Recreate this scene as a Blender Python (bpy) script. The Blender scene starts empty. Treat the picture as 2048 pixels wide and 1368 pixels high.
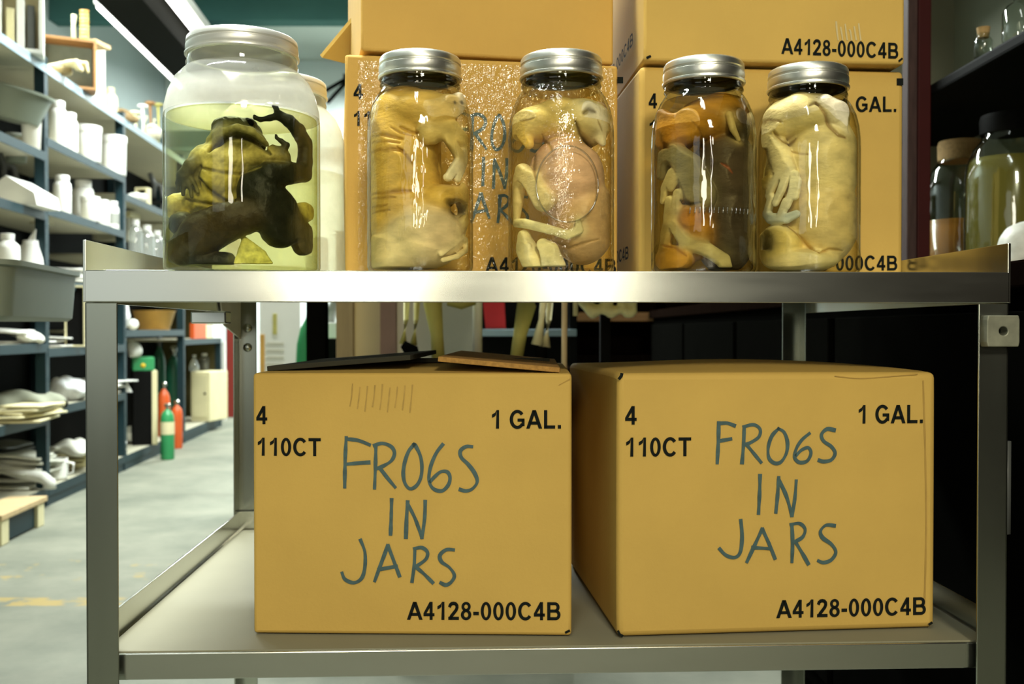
import bpy, bmesh, math, random
import numpy as np
from mathutils import Vector, Matrix, noise
random.seed(7)
SC = bpy.context.scene
COL = SC.collection
R = math.radians
# ------------------------------------------------------------------ camera
H = 0.72                       # camera height above the floor
FPX = 35.0 / 36.0 * 2048
PITCH = math.atan(24 / FPX)
cam = bpy.data.cameras.new('camera')
cam.lens = 35; cam.sensor_width = 36; cam.clip_start = 0.02
cam.dof.use_dof = True; cam.dof.focus_distance = 1.02; cam.dof.aperture_fstop = 8
cam_o = bpy.data.objects.new('camera', cam); COL.objects.link(cam_o)
cam_o.location = (0, 0, H); cam_o.rotation_euler = (R(90) - PITCH, 0, 0)
SC.camera = cam_o
# ------------------------------------------------------------------ world, exposure, lamps
w = bpy.data.worlds.new('world'); SC.world = w; w.use_nodes = True
w.node_tree.nodes['Background'].inputs[0].default_value = (.55, .75, .6, 1)
w.node_tree.nodes['Background'].inputs[1].default_value = .02
vs = SC.view_settings
vs.view_transform = 'Standard'; vs.look = 'None'; vs.gamma = 1; vs.use_curve_mapping = False
vs.exposure = 0.0
SC.cycles.transparent_max_bounces = 32
SC.cycles.max_bounces = 8
SC.cycles.use_denoising = True
SC.cycles.sample_clamp_indirect = 6

def area(name, loc, target, sx, sy, power, col=(1, 1, 1), spread=180):
    l = bpy.data.lights.new(name, 'AREA'); l.shape = 'RECTANGLE'; l.size = sx; l.size_y = sy
    l.energy = power; l.color = col; l.spread = R(spread)
    o = bpy.data.objects.new(name, l); COL.objects.link(o); o.location = loc
    o.rotation_euler = (Vector(target) - Vector(loc)).to_track_quat('-Z', 'Y').to_euler()
    return o
WARM = (1.0, .93, .72); COOL = (.93, 1.0, .95)
area('work_lamp', (.46, -1.5, 1.95), (.05, 1.1, .75), .34, .34, 46, WARM)
area('added_highlight_lamp', (-.41, -2.6, 1.22), (-.41, 1, 1.15), .30, 1.0, 16, WARM)  # area light added behind the camera for steel and jar highlights
area('added_side_highlight_lamp', (.62, -2.6, 1.22), (.62, 1, 1.15), .14, 1.0, 8, WARM)  # narrower added light, makes the second bright spot on the shelf flange
area('added_steel_fill', (-1.75, -3.0, 1.25), (-1.2, 1, 1.0), 1.3, 1.5, 6, COOL)  # unseen fill light added so the steel mirrors a grey tone
area('ceiling_lamp_behind', (-.25, -.55, 2.95), (-.25, -.45, 0), .25, 1.3, 16, COOL)
area('ceiling_lamp_over_aisle', (-.80, 1.25, 2.95), (-.36, 1.25, .41), .16, 1.2, 16, COOL, 45)
area('ceiling_lamp_by_shelving', (-1.25, 4.2, 2.95), (-1.4, 4.2, 0), .35, 3.2, 420, COOL)
area('ceiling_lamp_far', (-.9, 7.9, 2.70), (-1.1, 8.2, 0), 1.4, .9, 250, COOL)

# ------------------------------------------------------------------ pixel helpers (frame 2048 x 1368)
FWD = Vector((0, math.cos(PITCH), -math.sin(PITCH))); UP = Vector((0, math.sin(PITCH), math.cos(PITCH)))
def ray(px, py):
    return FWD + Vector((1, 0, 0)) * ((px - 1024) / FPX) + UP * ((684 - py) / FPX)
def at(px, py, Y):
    d = ray(px, py); t = Y / d.y
    return Vector((0, 0, H)) + d * t
def at_z(px, py, z):
    d = ray(px, py); t = (z - H) / d.z
    return Vector((0, 0, H)) + d * t

# ------------------------------------------------------------------ materials
MATS = {}
def nodes_of(name):
    m = bpy.data.materials.new(name); m.use_nodes = True
    nt = m.node_tree; b = nt.nodes['Principled BSDF']
    return m, nt, b
def mat(name, col, rough=.6, metal=0.0, var=.12, scale=30, bump=0.0, bscale=200, spec=.4, stretch=(1, 1, 1), emis=0, trans=0):
    if name in MATS: return MATS[name]
    m, nt, b = nodes_of(name)
    N, L = nt.nodes, nt.links
    b.inputs['Roughness'].default_value = rough; b.inputs['Metallic'].default_value = metal
    b.inputs['Specular IOR Level'].default_value = spec
    tc = N.new('ShaderNodeTexCoord'); mp = N.new('ShaderNodeMapping'); mp.inputs['Scale'].default_value = stretch
    L.new(tc.outputs['Object'], mp.inputs[0])
    nz = N.new('ShaderNodeTexNoise'); nz.inputs['Scale'].default_value = scale; nz.inputs['Detail'].default_value = 5
    L.new(mp.outputs[0], nz.inputs['Vector'])
    mx = N.new('ShaderNodeMix'); mx.data_type = 'RGBA'
    lo = [max(0, c * (1 - var * 1.6)) for c in col]; hi = [min(1, c * (1 + var)) for c in col]
    mx.inputs[6].default_value = (*lo, 1); mx.inputs[7].default_value = (*hi, 1)
    L.new(nz.outputs['Fac'], mx.inputs[0]); L.new(mx.outputs[2], b.inputs['Base Color'])
    if metal > .5:
        rr = N.new('ShaderNodeMapRange'); rr.inputs[3].default_value = rough - .03; rr.inputs[4].default_value = rough + .04
        L.new(nz.outputs['Fac'], rr.inputs[0]); L.new(rr.outputs[0], b.inputs['Roughness'])
    if bump:
        n2 = N.new('ShaderNodeTexNoise'); n2.inputs['Scale'].default_value = bscale; n2.inputs['Detail'].default_value = 4
        L.new(mp.outputs[0], n2.inputs['Vector'])
        bp = N.new('ShaderNodeBump'); bp.inputs['Strength'].default_value = bump; bp.inputs['Distance'].default_value = .002
        L.new(n2.outputs['Fac'], bp.inputs['Height']); L.new(bp.outputs[0], b.inputs['Normal'])
    if emis:
        b.inputs['Emission Color'].default_value = (*col, 1); b.inputs['Emission Strength'].default_value = emis
    MATS[name] = m
    return m
def mat_vcol(name, rough=.35, bump=.3, bscale=120, var=.25, scale=60, spec=.5, sss=0, streak=(1, 1, 1)):
    m, nt, b = nodes_of(name); N, L = nt.nodes, nt.links
    at_ = N.new('ShaderNodeVertexColor'); at_.layer_name = 'Col'
    tc = N.new('ShaderNodeTexCoord'); mp = N.new('ShaderNodeMapping'); mp.inputs['Scale'].default_value = streak
    L.new(tc.outputs['Object'], mp.inputs[0])
    nz = N.new('ShaderNodeTexNoise'); nz.inputs['Scale'].default_value = scale; nz.inputs['Detail'].default_value = 6
    L.new(mp.outputs[0], nz.inputs['Vector'])
    mr = N.new('ShaderNodeMapRange'); mr.inputs[1].default_value = .25; mr.inputs[2].default_value = .75
    mr.inputs[3].default_value = 1 - var; mr.inputs[4].default_value = 1 + var
    L.new(nz.outputs['Fac'], mr.inputs[0])
    mx = N.new('ShaderNodeVectorMath'); mx.operation = 'SCALE'
    L.new(at_.outputs['Color'], mx.inputs[0]); L.new(mr.outputs[0], mx.inputs['Scale'])
    L.new(mx.outputs[0], b.inputs['Base Color'])
    b.inputs['Roughness'].default_value = rough; b.inputs['Specular IOR Level'].default_value = spec
    if sss: b.inputs['Subsurface Weight'].default_value = sss; b.inputs['Subsurface Scale'].default_value = .004
    n2 = N.new('ShaderNodeTexNoise'); n2.inputs['Scale'].default_value = bscale; n2.inputs['Detail'].default_value = 5
    L.new(mp.outputs[0], n2.inputs['Vector'])
    bp = N.new('ShaderNodeBump'); bp.inputs['Strength'].default_value = bump; bp.inputs['Distance'].default_value = .002
    L.new(n2.outputs['Fac'], bp.inputs['Height']); L.new(bp.outputs[0], b.inputs['Normal'])
    return m
def mat_glass(name, tint=(.96, .98, .95), edge=(.35, .4, .33), refl=.75, base=.05, rough=.015, wob=.25, fog_z=None, fog=(.8, .82, .78), fogamt=.75, dust=0, wsc=55, wst=.25):
    """thin clear wall: see-through, mirror towards grazing angles; fog_z = height above which the wall is misted"""
    m = bpy.data.materials.new(name); m.use_nodes = True
    nt = m.node_tree; N, L = nt.nodes, nt.links; N.clear()
    out = N.new('ShaderNodeOutputMaterial')
    lw = N.new('ShaderNodeLayerWeight'); lw.inputs['Blend'].default_value = .5
    p4 = N.new('ShaderNodeMath'); p4.operation = 'POWER'; p4.inputs[1].default_value = 3.2
    L.new(lw.outputs['Facing'], p4.inputs[0])
    mr = N.new('ShaderNodeMapRange'); mr.inputs[3].default_value = base; mr.inputs[4].default_value = refl
    L.new(p4.outputs[0], mr.inputs[0])
    tm = N.new('ShaderNodeMix'); tm.data_type = 'RGBA'
    tm.inputs[6].default_value = (*tint, 1); tm.inputs[7].default_value = (*edge, 1)
    L.new(p4.outputs[0], tm.inputs[0])
    tr = N.new('ShaderNodeBsdfTransparent'); L.new(tm.outputs[2], tr.inputs[0])
    gl = N.new('ShaderNodeBsdfGlossy'); gl.inputs['Roughness'].default_value = rough
    tc = N.new('ShaderNodeTexCoord')
    if wob:
        mp = N.new('ShaderNodeMapping'); mp.inputs['Scale'].default_value = (1, 1, wst); L.new(tc.outputs['Object'], mp.inputs[0])
        nz = N.new('ShaderNodeTexNoise'); nz.inputs['Scale'].default_value = wsc; nz.inputs['Detail'].default_value = 2
        L.new(mp.outputs[0], nz.inputs['Vector'])
        bp = N.new('ShaderNodeBump'); bp.inputs['Strength'].default_value = wob; bp.inputs['Distance'].default_value = .002
        L.new(nz.outputs['Fac'], bp.inputs['Height']); L.new(bp.outputs[0], gl.inputs['Normal'])
    mix = N.new('ShaderNodeMixShader'); L.new(mr.outputs[0], mix.inputs[0]); L.new(tr.outputs[0], mix.inputs[1]); L.new(gl.outputs[0], mix.inputs[2])
    last = mix
    if fog_z is not None or dust:
        df = N.new('ShaderNodeBsdfDiffuse'); df.inputs[0].default_value = (*fog, 1)
        tl = N.new('ShaderNodeBsdfTranslucent'); tl.inputs[0].default_value = (*fog, 1)
        dm = N.new('ShaderNodeMixShader'); dm.inputs[0].default_value = .45; L.new(df.outputs[0], dm.inputs[1]); L.new(tl.outputs[0], dm.inputs[2])
        n3 = N.new('ShaderNodeTexNoise'); n3.inputs['Scale'].default_value = 40; n3.inputs['Detail'].default_value = 6
        L.new(tc.outputs['Object'], n3.inputs['Vector'])
        am = N.new('ShaderNodeMapRange'); am.inputs[1].default_value = .2; am.inputs[2].default_value = .7
        am.inputs[3].default_value = (fogamt if fog_z is not None else dust) * .75; am.inputs[4].default_value = fogamt if fog_z is not None else dust
        L.new(n3.outputs['Fac'], am.inputs[0])
        fac = am.outputs[0]
        if fog_z is not None:
            sp = N.new('ShaderNodeSeparateXYZ'); L.new(tc.outputs['Object'], sp.inputs[0])
            gt = N.new('ShaderNodeMapRange'); gt.inputs[1].default_value = fog_z[0]; gt.inputs[2].default_value = fog_z[0] + .002
            L.new(sp.outputs['Z'], gt.inputs[0])
            lt = N.new('ShaderNodeMapRange'); lt.inputs[1].default_value = fog_z[1]; lt.inputs[2].default_value = fog_z[1] + .012
            lt.inputs[3].default_value = 1; lt.inputs[4].default_value = .35; L.new(sp.outputs['Z'], lt.inputs[0])
            ml = N.new('ShaderNodeMath'); ml.operation = 'MULTIPLY'; L.new(gt.outputs[0], ml.inputs[0]); L.new(lt.outputs[0], ml.inputs[1])
            m2 = N.new('ShaderNodeMath'); m2.operation = 'MULTIPLY'; L.new(ml.outputs[0], m2.inputs[0]); L.new(fac, m2.inputs[1]); fac = m2.outputs[0]
        fm = N.new('ShaderNodeMixShader'); L.new(fac, fm.inputs[0]); L.new(mix.outputs[0], fm.inputs[1]); L.new(dm.outputs[0], fm.inputs[2])
        last = fm
    L.new(last.outputs[0], out.inputs[0])
    MATS[name] = m
    return m

CARD = (.56, .36, .085)
def mat_card(name, col=CARD):
    m = mat(name, col, .75, 0, .10, 9, .12, 260, .25)
    return m
M_card = mat_card('cardboard')
M_cardw = mat_card('cardboard_warm', (.55, .33, .075))
M_cardedge = mat('cardboard_cut_edge', (.42, .22, .05), .85, 0, .35, 220, .5, 400, stretch=(1, 1, 1))
M_cardgrey = mat('cardboard_dull_side', (.42, .34, .18), .8, 0, .1, 12)
M_ink = mat('black_ink', (.010, .012, .010), .8, var=.2, spec=.05)
M_marker = mat('teal_marker', (.055, .105, .105), .55, var=.35, scale=120)
M_tape = mat_glass('clear_tape', (.97, .96, .9), (.8, .78, .66), .35, .035, .10, 1.0, wsc=190, wst=.7)
M_steel = mat('brushed_steel', (.58, .59, .54), .20, 1.0, .05, 7, stretch=(1, 6, 6))
M_steelp = mat('dull_steel_post', (.34, .36, .31), .25, 1.0, .06, 5, stretch=(5, 5, 1))
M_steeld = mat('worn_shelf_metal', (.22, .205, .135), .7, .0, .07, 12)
M_lid = mat('zinc_lid', (.76, .76, .70), .36, 1.0, .06, 30, .04, 300)
M_black = mat('black_paint', (.004, .004, .0036), .7, spec=.06)
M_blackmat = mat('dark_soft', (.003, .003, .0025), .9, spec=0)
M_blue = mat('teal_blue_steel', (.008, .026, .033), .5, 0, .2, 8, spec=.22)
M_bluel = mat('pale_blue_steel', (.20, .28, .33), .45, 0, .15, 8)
M_shelfpale = mat('pale_shelf_board', (.42, .40, .30), .6, 0, .08, 6)
M_white = mat('white_plastic', (.80, .80, .76), .4, 0, .03, 5)
M_white2 = mat('white_paper', (.78, .78, .74), .7, 0, .06, 20)
M_whitep = mat('white_paint', (.74, .74, .69), .55, 0, .06, 6)
M_grey = mat('grey_plastic', (.30, .31, .28), .55, 0, .08, 6)
M_greyd = mat('dark_grey_metal', (.08, .085, .08), .45, 0, .15, 8)
M_greytub = mat('grey_green_tub', (.165, .19, .15), .5, 0, .1, 7)
M_wood = mat('brown_wood', (.30, .15, .05), .6, 0, .3, 8, stretch=(1, 1, 8))
M_woodp = mat('pale_wood', (.52, .38, .2), .65, 0, .2, 8, stretch=(6, 1, 1))
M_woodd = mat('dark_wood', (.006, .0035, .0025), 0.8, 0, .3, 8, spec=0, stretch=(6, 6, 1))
M_bone = mat('old_bone', (.46, .42, .12), .55, 0, .18, 25, .15, 120)
M_bonew = mat('pale_bone', (.72, .68, .42), .5, 0, .12, 25, .15, 120)
M_red = mat('oxblood_paint', (.040, .003, .003), .6, 0, .25, 10, spec=.15)
M_redm = mat('worn_maroon', (.050, .026, .024), .6, 0, .4, 20, spec=.2, stretch=(8, 8, 1))
M_green = mat('green_enamel', (.03, .26, .09), .35, 0, .15, 8)
M_greend = mat('dark_green_enamel', (.012, .10, .055), .4, 0, .15, 8)
M_orange = mat('orange_red_paint', (.62, .10, .02), .4, 0, .15, 8)
M_amber = mat('amber_plastic', (.62, .35, .08), .4, 0, .25, 10)
M_cream = mat('cream_panel', (.66, .60, .36), .6, 0, .12, 10)
M_beige = mat('beige_panel', (.52, .45, .28), .7, 0, .06, 10)
M_greyp = mat('pale_grey_panel', (.50, .50, .42), .7, 0, .06, 10)
M_cork = mat('cork', (.42, .27, .11), .85, 0, .3, 150, .3, 300)
M_olive = mat('olive_wall_paint', (.20, .21, .15), .65, 0, .08, 5)

# ------------------------------------------------------------------ mesh building
class MB:
    def __init__(s): s.bm = bmesh.new()
    def box(s, x0, x1, y0, y1, z0, z1, bev=0, mtx=None):
        bm = s.bm; n0 = len(bm.verts)
        vs_ = [bm.verts.new(v) for v in ((x0, y0, z0), (x1, y0, z0), (x1, y1, z0), (x0, y1, z0), (x0, y0, z1), (x1, y0, z1), (x1, y1, z1), (x0, y1, z1))]
        fs = [bm.faces.new([vs_[i] for i in f]) for f in ((3, 2, 1, 0), (4, 5, 6, 7), (0, 1, 5, 4), (1, 2, 6, 5), (2, 3, 7, 6), (3, 0, 4, 7))]
        if bev:
            es = list({e for f in fs for e in f.edges})
            r = bmesh.ops.bevel(bm, geom=es, offset=bev, segments=2, affect='EDGES', profile=.6)
        if mtx is not None:
            bm.verts.ensure_lookup_table()
            bmesh.ops.transform(bm, matrix=mtx, verts=[v for v in bm.verts[n0:] if v.is_valid])
        return s
    def lathe(s, prof, seg=40, mtx=None, cap=True):
        bm = s.bm; rings = []
        for r, z in prof:
            if r < 1e-6: rings.append([bm.verts.new((0, 0, z))])
            else: rings.append([bm.verts.new((r * math.cos(2 * math.pi * k / seg), r * math.sin(2 * math.pi * k / seg), z)) for k in range(seg)])
        for a, b in zip(rings, rings[1:]):
            if len(a) == 1 and len(b) == 1: continue
            for k in range(seg):
                k2 = (k + 1) % seg
                if len(a) == 1: bm.faces.new((a[0], b[k2], b[k]))
                elif len(b) == 1: bm.faces.new((a[k], a[k2], b[0]))
                else: bm.faces.new((a[k], a[k2], b[k2], b[k]))
        if mtx is not None: bmesh.ops.transform(bm, matrix=mtx, verts=[v for rg in rings for v in rg])
        return s
    def tube(s, pts, rad, seg=8, cap=True):
        bm = s.bm; pts = [Vector(p) for p in pts]; n = len(pts)
        rs = rad if isinstance(rad, (list, tuple)) else [rad] * n
        rings = []; up = Vector((0, 0, 1))
        for i, p in enumerate(pts):
            t = (pts[min(i + 1, n - 1)] - pts[max(i - 1, 0)]).normalized()
            a = t.cross(up)
            if a.length < .1: a = t.cross(Vector((1, 0, 0)))
            a.normalize(); b = t.cross(a).normalized()
            rings.append([bm.verts.new(p + (a * math.cos(2 * math.pi * k / seg) + b * math.sin(2 * math.pi * k / seg)) * rs[i]) for k in range(seg)])
        for A, B in zip(rings, rings[1:]):
            for k in range(seg): bm.faces.new((A[k], A[(k + 1) % seg], B[(k + 1) % seg], B[k]))
        if cap: bm.faces.new(rings[0][::-1]); bm.faces.new(rings[-1])
        return s
    def prism(s, outline, y0, y1):            # outline in x,z ; extruded along y
        bm = s.bm
        a = [bm.verts.new((x, y0, z)) for x, z in outline]; b = [bm.verts.new((x, y1, z)) for x, z in outline]
        bm.faces.new(a); bm.faces.new(b[::-1]); n = len(a)
        for k in range(n): bm.faces.new((a[(k + 1) % n], a[k], b[k], b[(k + 1) % n]))
        return s
    def poly(s, pts, thick):                   # flat polygon given in 3D, thickened along its normal
        bm = s.bm; P = [Vector(p) for p in pts]
        nrm = (P[1] - P[0]).cross(P[2] - P[0]).normalized() * thick
        a = [bm.verts.new(p) for p in P]; b = [bm.verts.new(p + nrm) for p in P]
        bm.faces.new(a[::-1]); bm.faces.new(b); n = len(a)
        for k in range(n): bm.faces.new((a[k], a[(k + 1) % n], b[(k + 1) % n], b[k]))
        return s
    def ball(s, c, r, sub=2, scale=(1, 1, 1), jit=0):
        m = Matrix.Translation(c) @ Matrix.Diagonal((*scale, 1))
        d = bmesh.ops.create_icosphere(s.bm, subdivisions=sub, radius=r, matrix=m)
        if jit:
            for v in d['verts']: v.co += noise.noise_vector(v.co * 12) * jit
        return s
    def build(s, name, material, parent=None, smooth=False, loc=None, rz=None, bevel=0):
        bm = s.bm
        bmesh.ops.recalc_face_normals(bm, faces=bm.faces)
        me = bpy.data.meshes.new(name); bm.to_mesh(me); bm.free()
        return link(name, me, material, parent, smooth, loc, rz, bevel)
def link(name, me, material, parent=None, smooth=False, loc=None, rz=None, bevel=0):
    o = bpy.data.objects.new(name, me); COL.objects.link(o)
    if material: me.materials.append(material)
    if smooth:
        me.polygons.foreach_set('use_smooth', [True] * len(me.polygons))
        if smooth == 'auto': me.set_sharp_from_angle(angle=R(40))
    if parent is not None: o.parent = parent
    if loc is not None: o.location = loc
    if rz is not None: o.rotation_euler = (0, 0, rz)
    if bevel:
        b = o.modifiers.new('edge', 'BEVEL'); b.width = bevel; b.segments = 2; b.limit_method = 'ANGLE'
    return o
def tag(o, label, cat, group=None, kind=None):
    o['label'] = label; o['category'] = cat
    if group: o['group'] = group
    if kind: o['kind'] = kind
    return o
def thing(name, label, cat, loc=(0, 0, 0), rz=0, group=None):
    o = bpy.data.objects.new(name, None); COL.objects.link(o); o.empty_display_size = .05
    o.location = loc; o.rotation_euler = (0, 0, rz)
    return tag(o, label, cat, group)
def struct(o, label, cat):
    return tag(o, label, cat, None, 'structure')
def plabel(o, t): o['label'] = t; return o

# ------------------------------------------------------------------ organic shapes: smooth-union distance field -> surface net
def organic(prims, voxel, k=.004, clip=None, wob=0, wobs=60, fold=None):
    """prims: dicts type cap/ell (points in metres), colour; returns verts, faces, colours"""
    lo = np.full(3, 1e9); hi = np.full(3, -1e9)
    for p in prims:
        if p.get('sub') or 'groove' in p: continue
        for c, r in ((p['a'], p['ra']), (p.get('b', p['a']), p.get('rb', p['ra']))):
            r = np.max(r); lo = np.minimum(lo, np.array(c) - r); hi = np.maximum(hi, np.array(c) + r)
    lo -= voxel * 3 + k; hi += voxel * 3 + k
    n = np.ceil((hi - lo) / voxel).astype(int) + 1
    ax = [lo[i] + voxel * np.arange(n[i]) for i in range(3)]
    X, Y, Z = np.meshgrid(*ax, indexing='ij')
    P = np.stack([X, Y, Z], -1).astype(np.float32)
    def dist(p, P):
        a = np.array(p['a'], np.float32)
        if 'b' in p:
            b = np.array(p['b'], np.float32); ab = b - a; L2 = max(float(ab @ ab), 1e-12)
            t = np.clip(((P - a) @ ab) / L2, 0, 1)
            d = np.linalg.norm(P - a - t[..., None] * ab, axis=-1)
            return d - (p['ra'] + (p['rb'] - p['ra']) * t)
        r = np.array(p['ra'], np.float32) * np.ones(3, np.float32)
        q = np.linalg.norm((P - a) / r, axis=-1)
        return (q - 1) * r.min() if True else q
    def gdist(p, P):
        x, z = P[..., 0], P[..., 2]; best = None
        q = p['groove']
        for i in range(len(q) - 1):
            (ax_, az_), (bx_, bz_) = q[i], q[i + 1]; L2 = max((bx_ - ax_) ** 2 + (bz_ - az_) ** 2, 1e-12)
            t = np.clip(((x - ax_) * (bx_ - ax_) + (z - az_) * (bz_ - az_)) / L2, 0, 1)
            tt = (i + t) / (len(q) - 1)
            d = np.hypot(x - ax_ - t * (bx_ - ax_), z - az_ - t * (bz_ - az_)) / (p['r'] * (.35 + .65 * np.sin(np.clip(tt, .02, .98) * math.pi) ** .6))
            best = d if best is None else np.minimum(best, d)
        return best
    S = None
    for p in prims:
        if 'groove' in p: continue
        d = dist(p, P)
        if S is None: S = d; continue
        if p.get('sub'):
            S = np.maximum(S, -d)
        else:
            kk = p.get('k', k); h = np.clip(.5 + .5 * (S - d) / kk, 0, 1)
            S = S * (1 - h) + d * h - kk * h * (1 - h)
    for p in prims:
        if 'groove' in p: S = S + p['amp'] * np.exp(-gdist(p, P) ** 2) * np.clip((p['y'] - Y) / .004, 0, 1)
    if wob:
        S = S + wob * (np.sin(X * wobs + 1.3 * np.sin(Z * wobs * .7)) * np.sin(Z * wobs * 1.3 + 2) + .5 * np.sin(Y * wobs * 2.1 + X * wobs * 1.7))
    if fold is not None: S = S + fold(X, Y, Z)
    if clip is not None:
        cx, cy, rr, z0 = clip
        S = np.maximum(S, np.hypot(X - cx, Y - cy) - rr); S = np.maximum(S, z0 - Z)
    ins = S < 0
    # cells
    c = np.zeros(tuple(n - 1), np.int8)
    for i in (0, 1):
        for j in (0, 1):
            for l in (0, 1): c += ins[i:n[0] - 1 + i, j:n[1] - 1 + j, l:n[2] - 1 + l]
    act = (c > 0) & (c < 8); idx = -np.ones(act.shape, np.int64); cells = np.argwhere(act); idx[act] = np.arange(len(cells))
    acc = np.zeros((len(cells), 3)); cnt = np.zeros(len(cells))
    off = [(i, j, l) for i in (0, 1) for j in (0, 1) for l in (0, 1)]
    for ai in range(8):
        for bi in range(ai + 1, 8):
            A, B = np.array(off[ai]), np.array(off[bi])
            if np.abs(A - B).sum() != 1: continue
            sa = S[tuple((cells + A).T)]; sb = S[tuple((cells + B).T)]
            mk = (sa < 0) != (sb < 0)
            t = np.where(mk, sa / np.where(mk, sa - sb, 1), 0)
            pt = cells + A + t[:, None] * (B - A)
            acc[mk] += pt[mk]; cnt[mk] += 1
    V = lo + voxel * acc / cnt[:, None]
    F = []
    for a in range(3):
        u, v = (a + 1) % 3, (a + 2) % 3
        sl0 = [slice(None)] * 3; sl1 = [slice(None)] * 3; sl0[a] = slice(0, -1); sl1[a] = slice(1, None)
        ch = ins[tuple(sl0)] != ins[tuple(sl1)]
        e = np.argwhere(ch); e = e[(e[:, u] > 0) & (e[:, v] > 0) & (e[:, u] < n[u] - 1) & (e[:, v] < n[v] - 1)]
        du = np.zeros(3, int); du[u] = 1; dv = np.zeros(3, int); dv[v] = 1
        q = np.stack([idx[tuple((e - du - dv).T)], idx[tuple((e - dv).T)], idx[tuple(e.T)], idx[tuple((e - du).T)]], 1)
        flip = ~ins[tuple(e.T)]; q[flip] = q[flip][:, ::-1]; F.append(q)
    F = np.concatenate(F)
    Vf = V.astype(np.float32); W = np.zeros(len(V)); C = np.zeros((len(V), 3))
    for p in prims:
        if 'col' not in p or 'groove' in p: continue
        d = np.abs(dist(p, Vf)) if p.get('sub') else dist(p, Vf)
        wgt = np.exp(-np.clip(d, -.004, 1) / p.get('fall', .0025)) + 1e-12
        W += wgt; C += wgt[:, None] * np.array(p['col'])
    C = C / W[:, None]
    for p in prims:
        if 'groove' in p:
            g_ = (np.exp(-(gdist(p, Vf) * .95) ** 2) * (Vf[:, 1] < p['y']))[:, None] * p.get('mix', .85)
            C = C * (1 - g_) + np.array(p['col']) * g_  # grooves also darken the skin colour, painting shade into the folds
    return V, F, C
def organic_obj(name, prims, voxel, material, parent=None, origin=None, **kw):
    V, F, C = organic(prims, voxel, **kw)
    o_ = np.array(origin if origin is not None else (0, 0, 0))
    me = bpy.data.meshes.new(name); me.from_pydata((V - o_).tolist(), [], F.tolist()); me.update()
    ca = me.color_attributes.new('Col', 'FLOAT_COLOR', 'POINT')
    ca.data.foreach_set('color', np.concatenate([C, np.ones((len(C), 1))], 1).astype(np.float32).ravel())
    o = link(name, me, material, parent, True)
    if parent is None: o.location = tuple(o_)
    sm = o.modifiers.new('smooth', 'SMOOTH'); sm.iterations = 2; sm.factor = .5
    return o
def chain(pts, rs, col, **kw):
    return [dict(a=pts[i], b=pts[i + 1], ra=rs[i], rb=rs[i + 1], col=col, **kw) for i in range(len(pts) - 1)]

# ================================================================== the room
def slab(name, x0, x1, y0, y1, z0, z1, m, label, cat):
    return struct(MB().box(x0, x1, y0, y1, z0, z1).build(name, m), label, cat)
def mat_floor():
    m, nt, b = nodes_of('concrete_floor'); N, L = nt.nodes, nt.links
    tc = N.new('ShaderNodeTexCoord')
    nz = N.new('ShaderNodeTexNoise'); nz.inputs['Scale'].default_value = 2.2; nz.inputs['Detail'].default_value = 9; nz.inputs['Roughness'].default_value = .65
    L.new(tc.outputs['Object'], nz.inputs['Vector'])
    cr = N.new('ShaderNodeValToRGB'); cr.color_ramp.elements[0].position = .3; cr.color_ramp.elements[0].color = (.10, .112, .082, 1)
    cr.color_ramp.elements[1].position = .7; cr.color_ramp.elements[1].color = (.23, .23, .175, 1)
    L.new(nz.outputs['Fac'], cr.inputs[0])
    # worn yellow aisle line across the floor
    sp = N.new('ShaderNodeSeparateXYZ'); L.new(tc.outputs['Object'], sp.inputs[0])
    n2 = N.new('ShaderNodeTexNoise'); n2.inputs['Scale'].default_value = 14; n2.inputs['Detail'].default_value = 5; L.new(tc.outputs['Object'], n2.inputs['Vector'])
    def band(y0, hw, thr):
        d = N.new('ShaderNodeMath'); d.operation = 'SUBTRACT'; L.new(sp.outputs['Y'], d.inputs[0]); d.inputs[1].default_value = y0
        a = N.new('ShaderNodeMath'); a.operation = 'ABSOLUTE'; L.new(d.outputs[0], a.inputs[0])
        r = N.new('ShaderNodeMapRange'); r.inputs[1].default_value = hw; r.inputs[2].default_value = hw * .8; L.new(a.outputs[0], r.inputs[0])
        t = N.new('ShaderNodeMapRange'); t.inputs[1].default_value = thr; t.inputs[2].default_value = thr + .12; L.new(n2.outputs['Fac'], t.inputs[0])
        q = N.new('ShaderNodeMath'); q.operation = 'MULTIPLY'; L.new(r.outputs[0], q.inputs[0]); L.new(t.outputs[0], q.inputs[1]); return q
    b1 = band(2.63, .045, .42); b2 = band(2.98, .14, .60)
    mx = N.new('ShaderNodeMath'); mx.operation = 'MAXIMUM'; L.new(b1.outputs[0], mx.inputs[0]); L.new(b2.outputs[0], mx.inputs[1])
    ml = N.new('ShaderNodeMath'); ml.operation = 'MULTIPLY'; L.new(mx.outputs[0], ml.inputs[0]); ml.inputs[1].default_value = .8
    mi = N.new('ShaderNodeMix'); mi.data_type = 'RGBA'; L.new(ml.outputs[0], mi.inputs[0]); L.new(cr.outputs[0], mi.inputs[6]); mi.inputs[7].default_value = (.36, .25, .06, 1)
    L.new(mi.outputs[2], b.inputs['Base Color']); b.inputs['Roughness'].default_value = .7
    return m
M_floor = mat_floor()
slab('floor', -3.2, 1.6, -3.2, 9.2, -.05, 0, M_floor, 'grey concrete floor with a worn yellow line', 'floor')
M_wallblue = mat('pale_blue_wall', (.72, .80, .80), .7, 0, .05, 3)
slab('ceiling', -3.2, 1.6, -3.2, 9.2, 3.2, 3.25, mat('ceiling_paint', (.45, .5, .45), .8, 0, .05, 3), 'pale ceiling above the shelving', 'ceiling')
slab('wall_left', -3.25, -3.2, -3.2, 9.2, 0, 3.2, mat('grey_wall', (.50, .58, .58), .8, 0, .05, 3), 'pale blue wall behind the steel shelving', 'wall')
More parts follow.
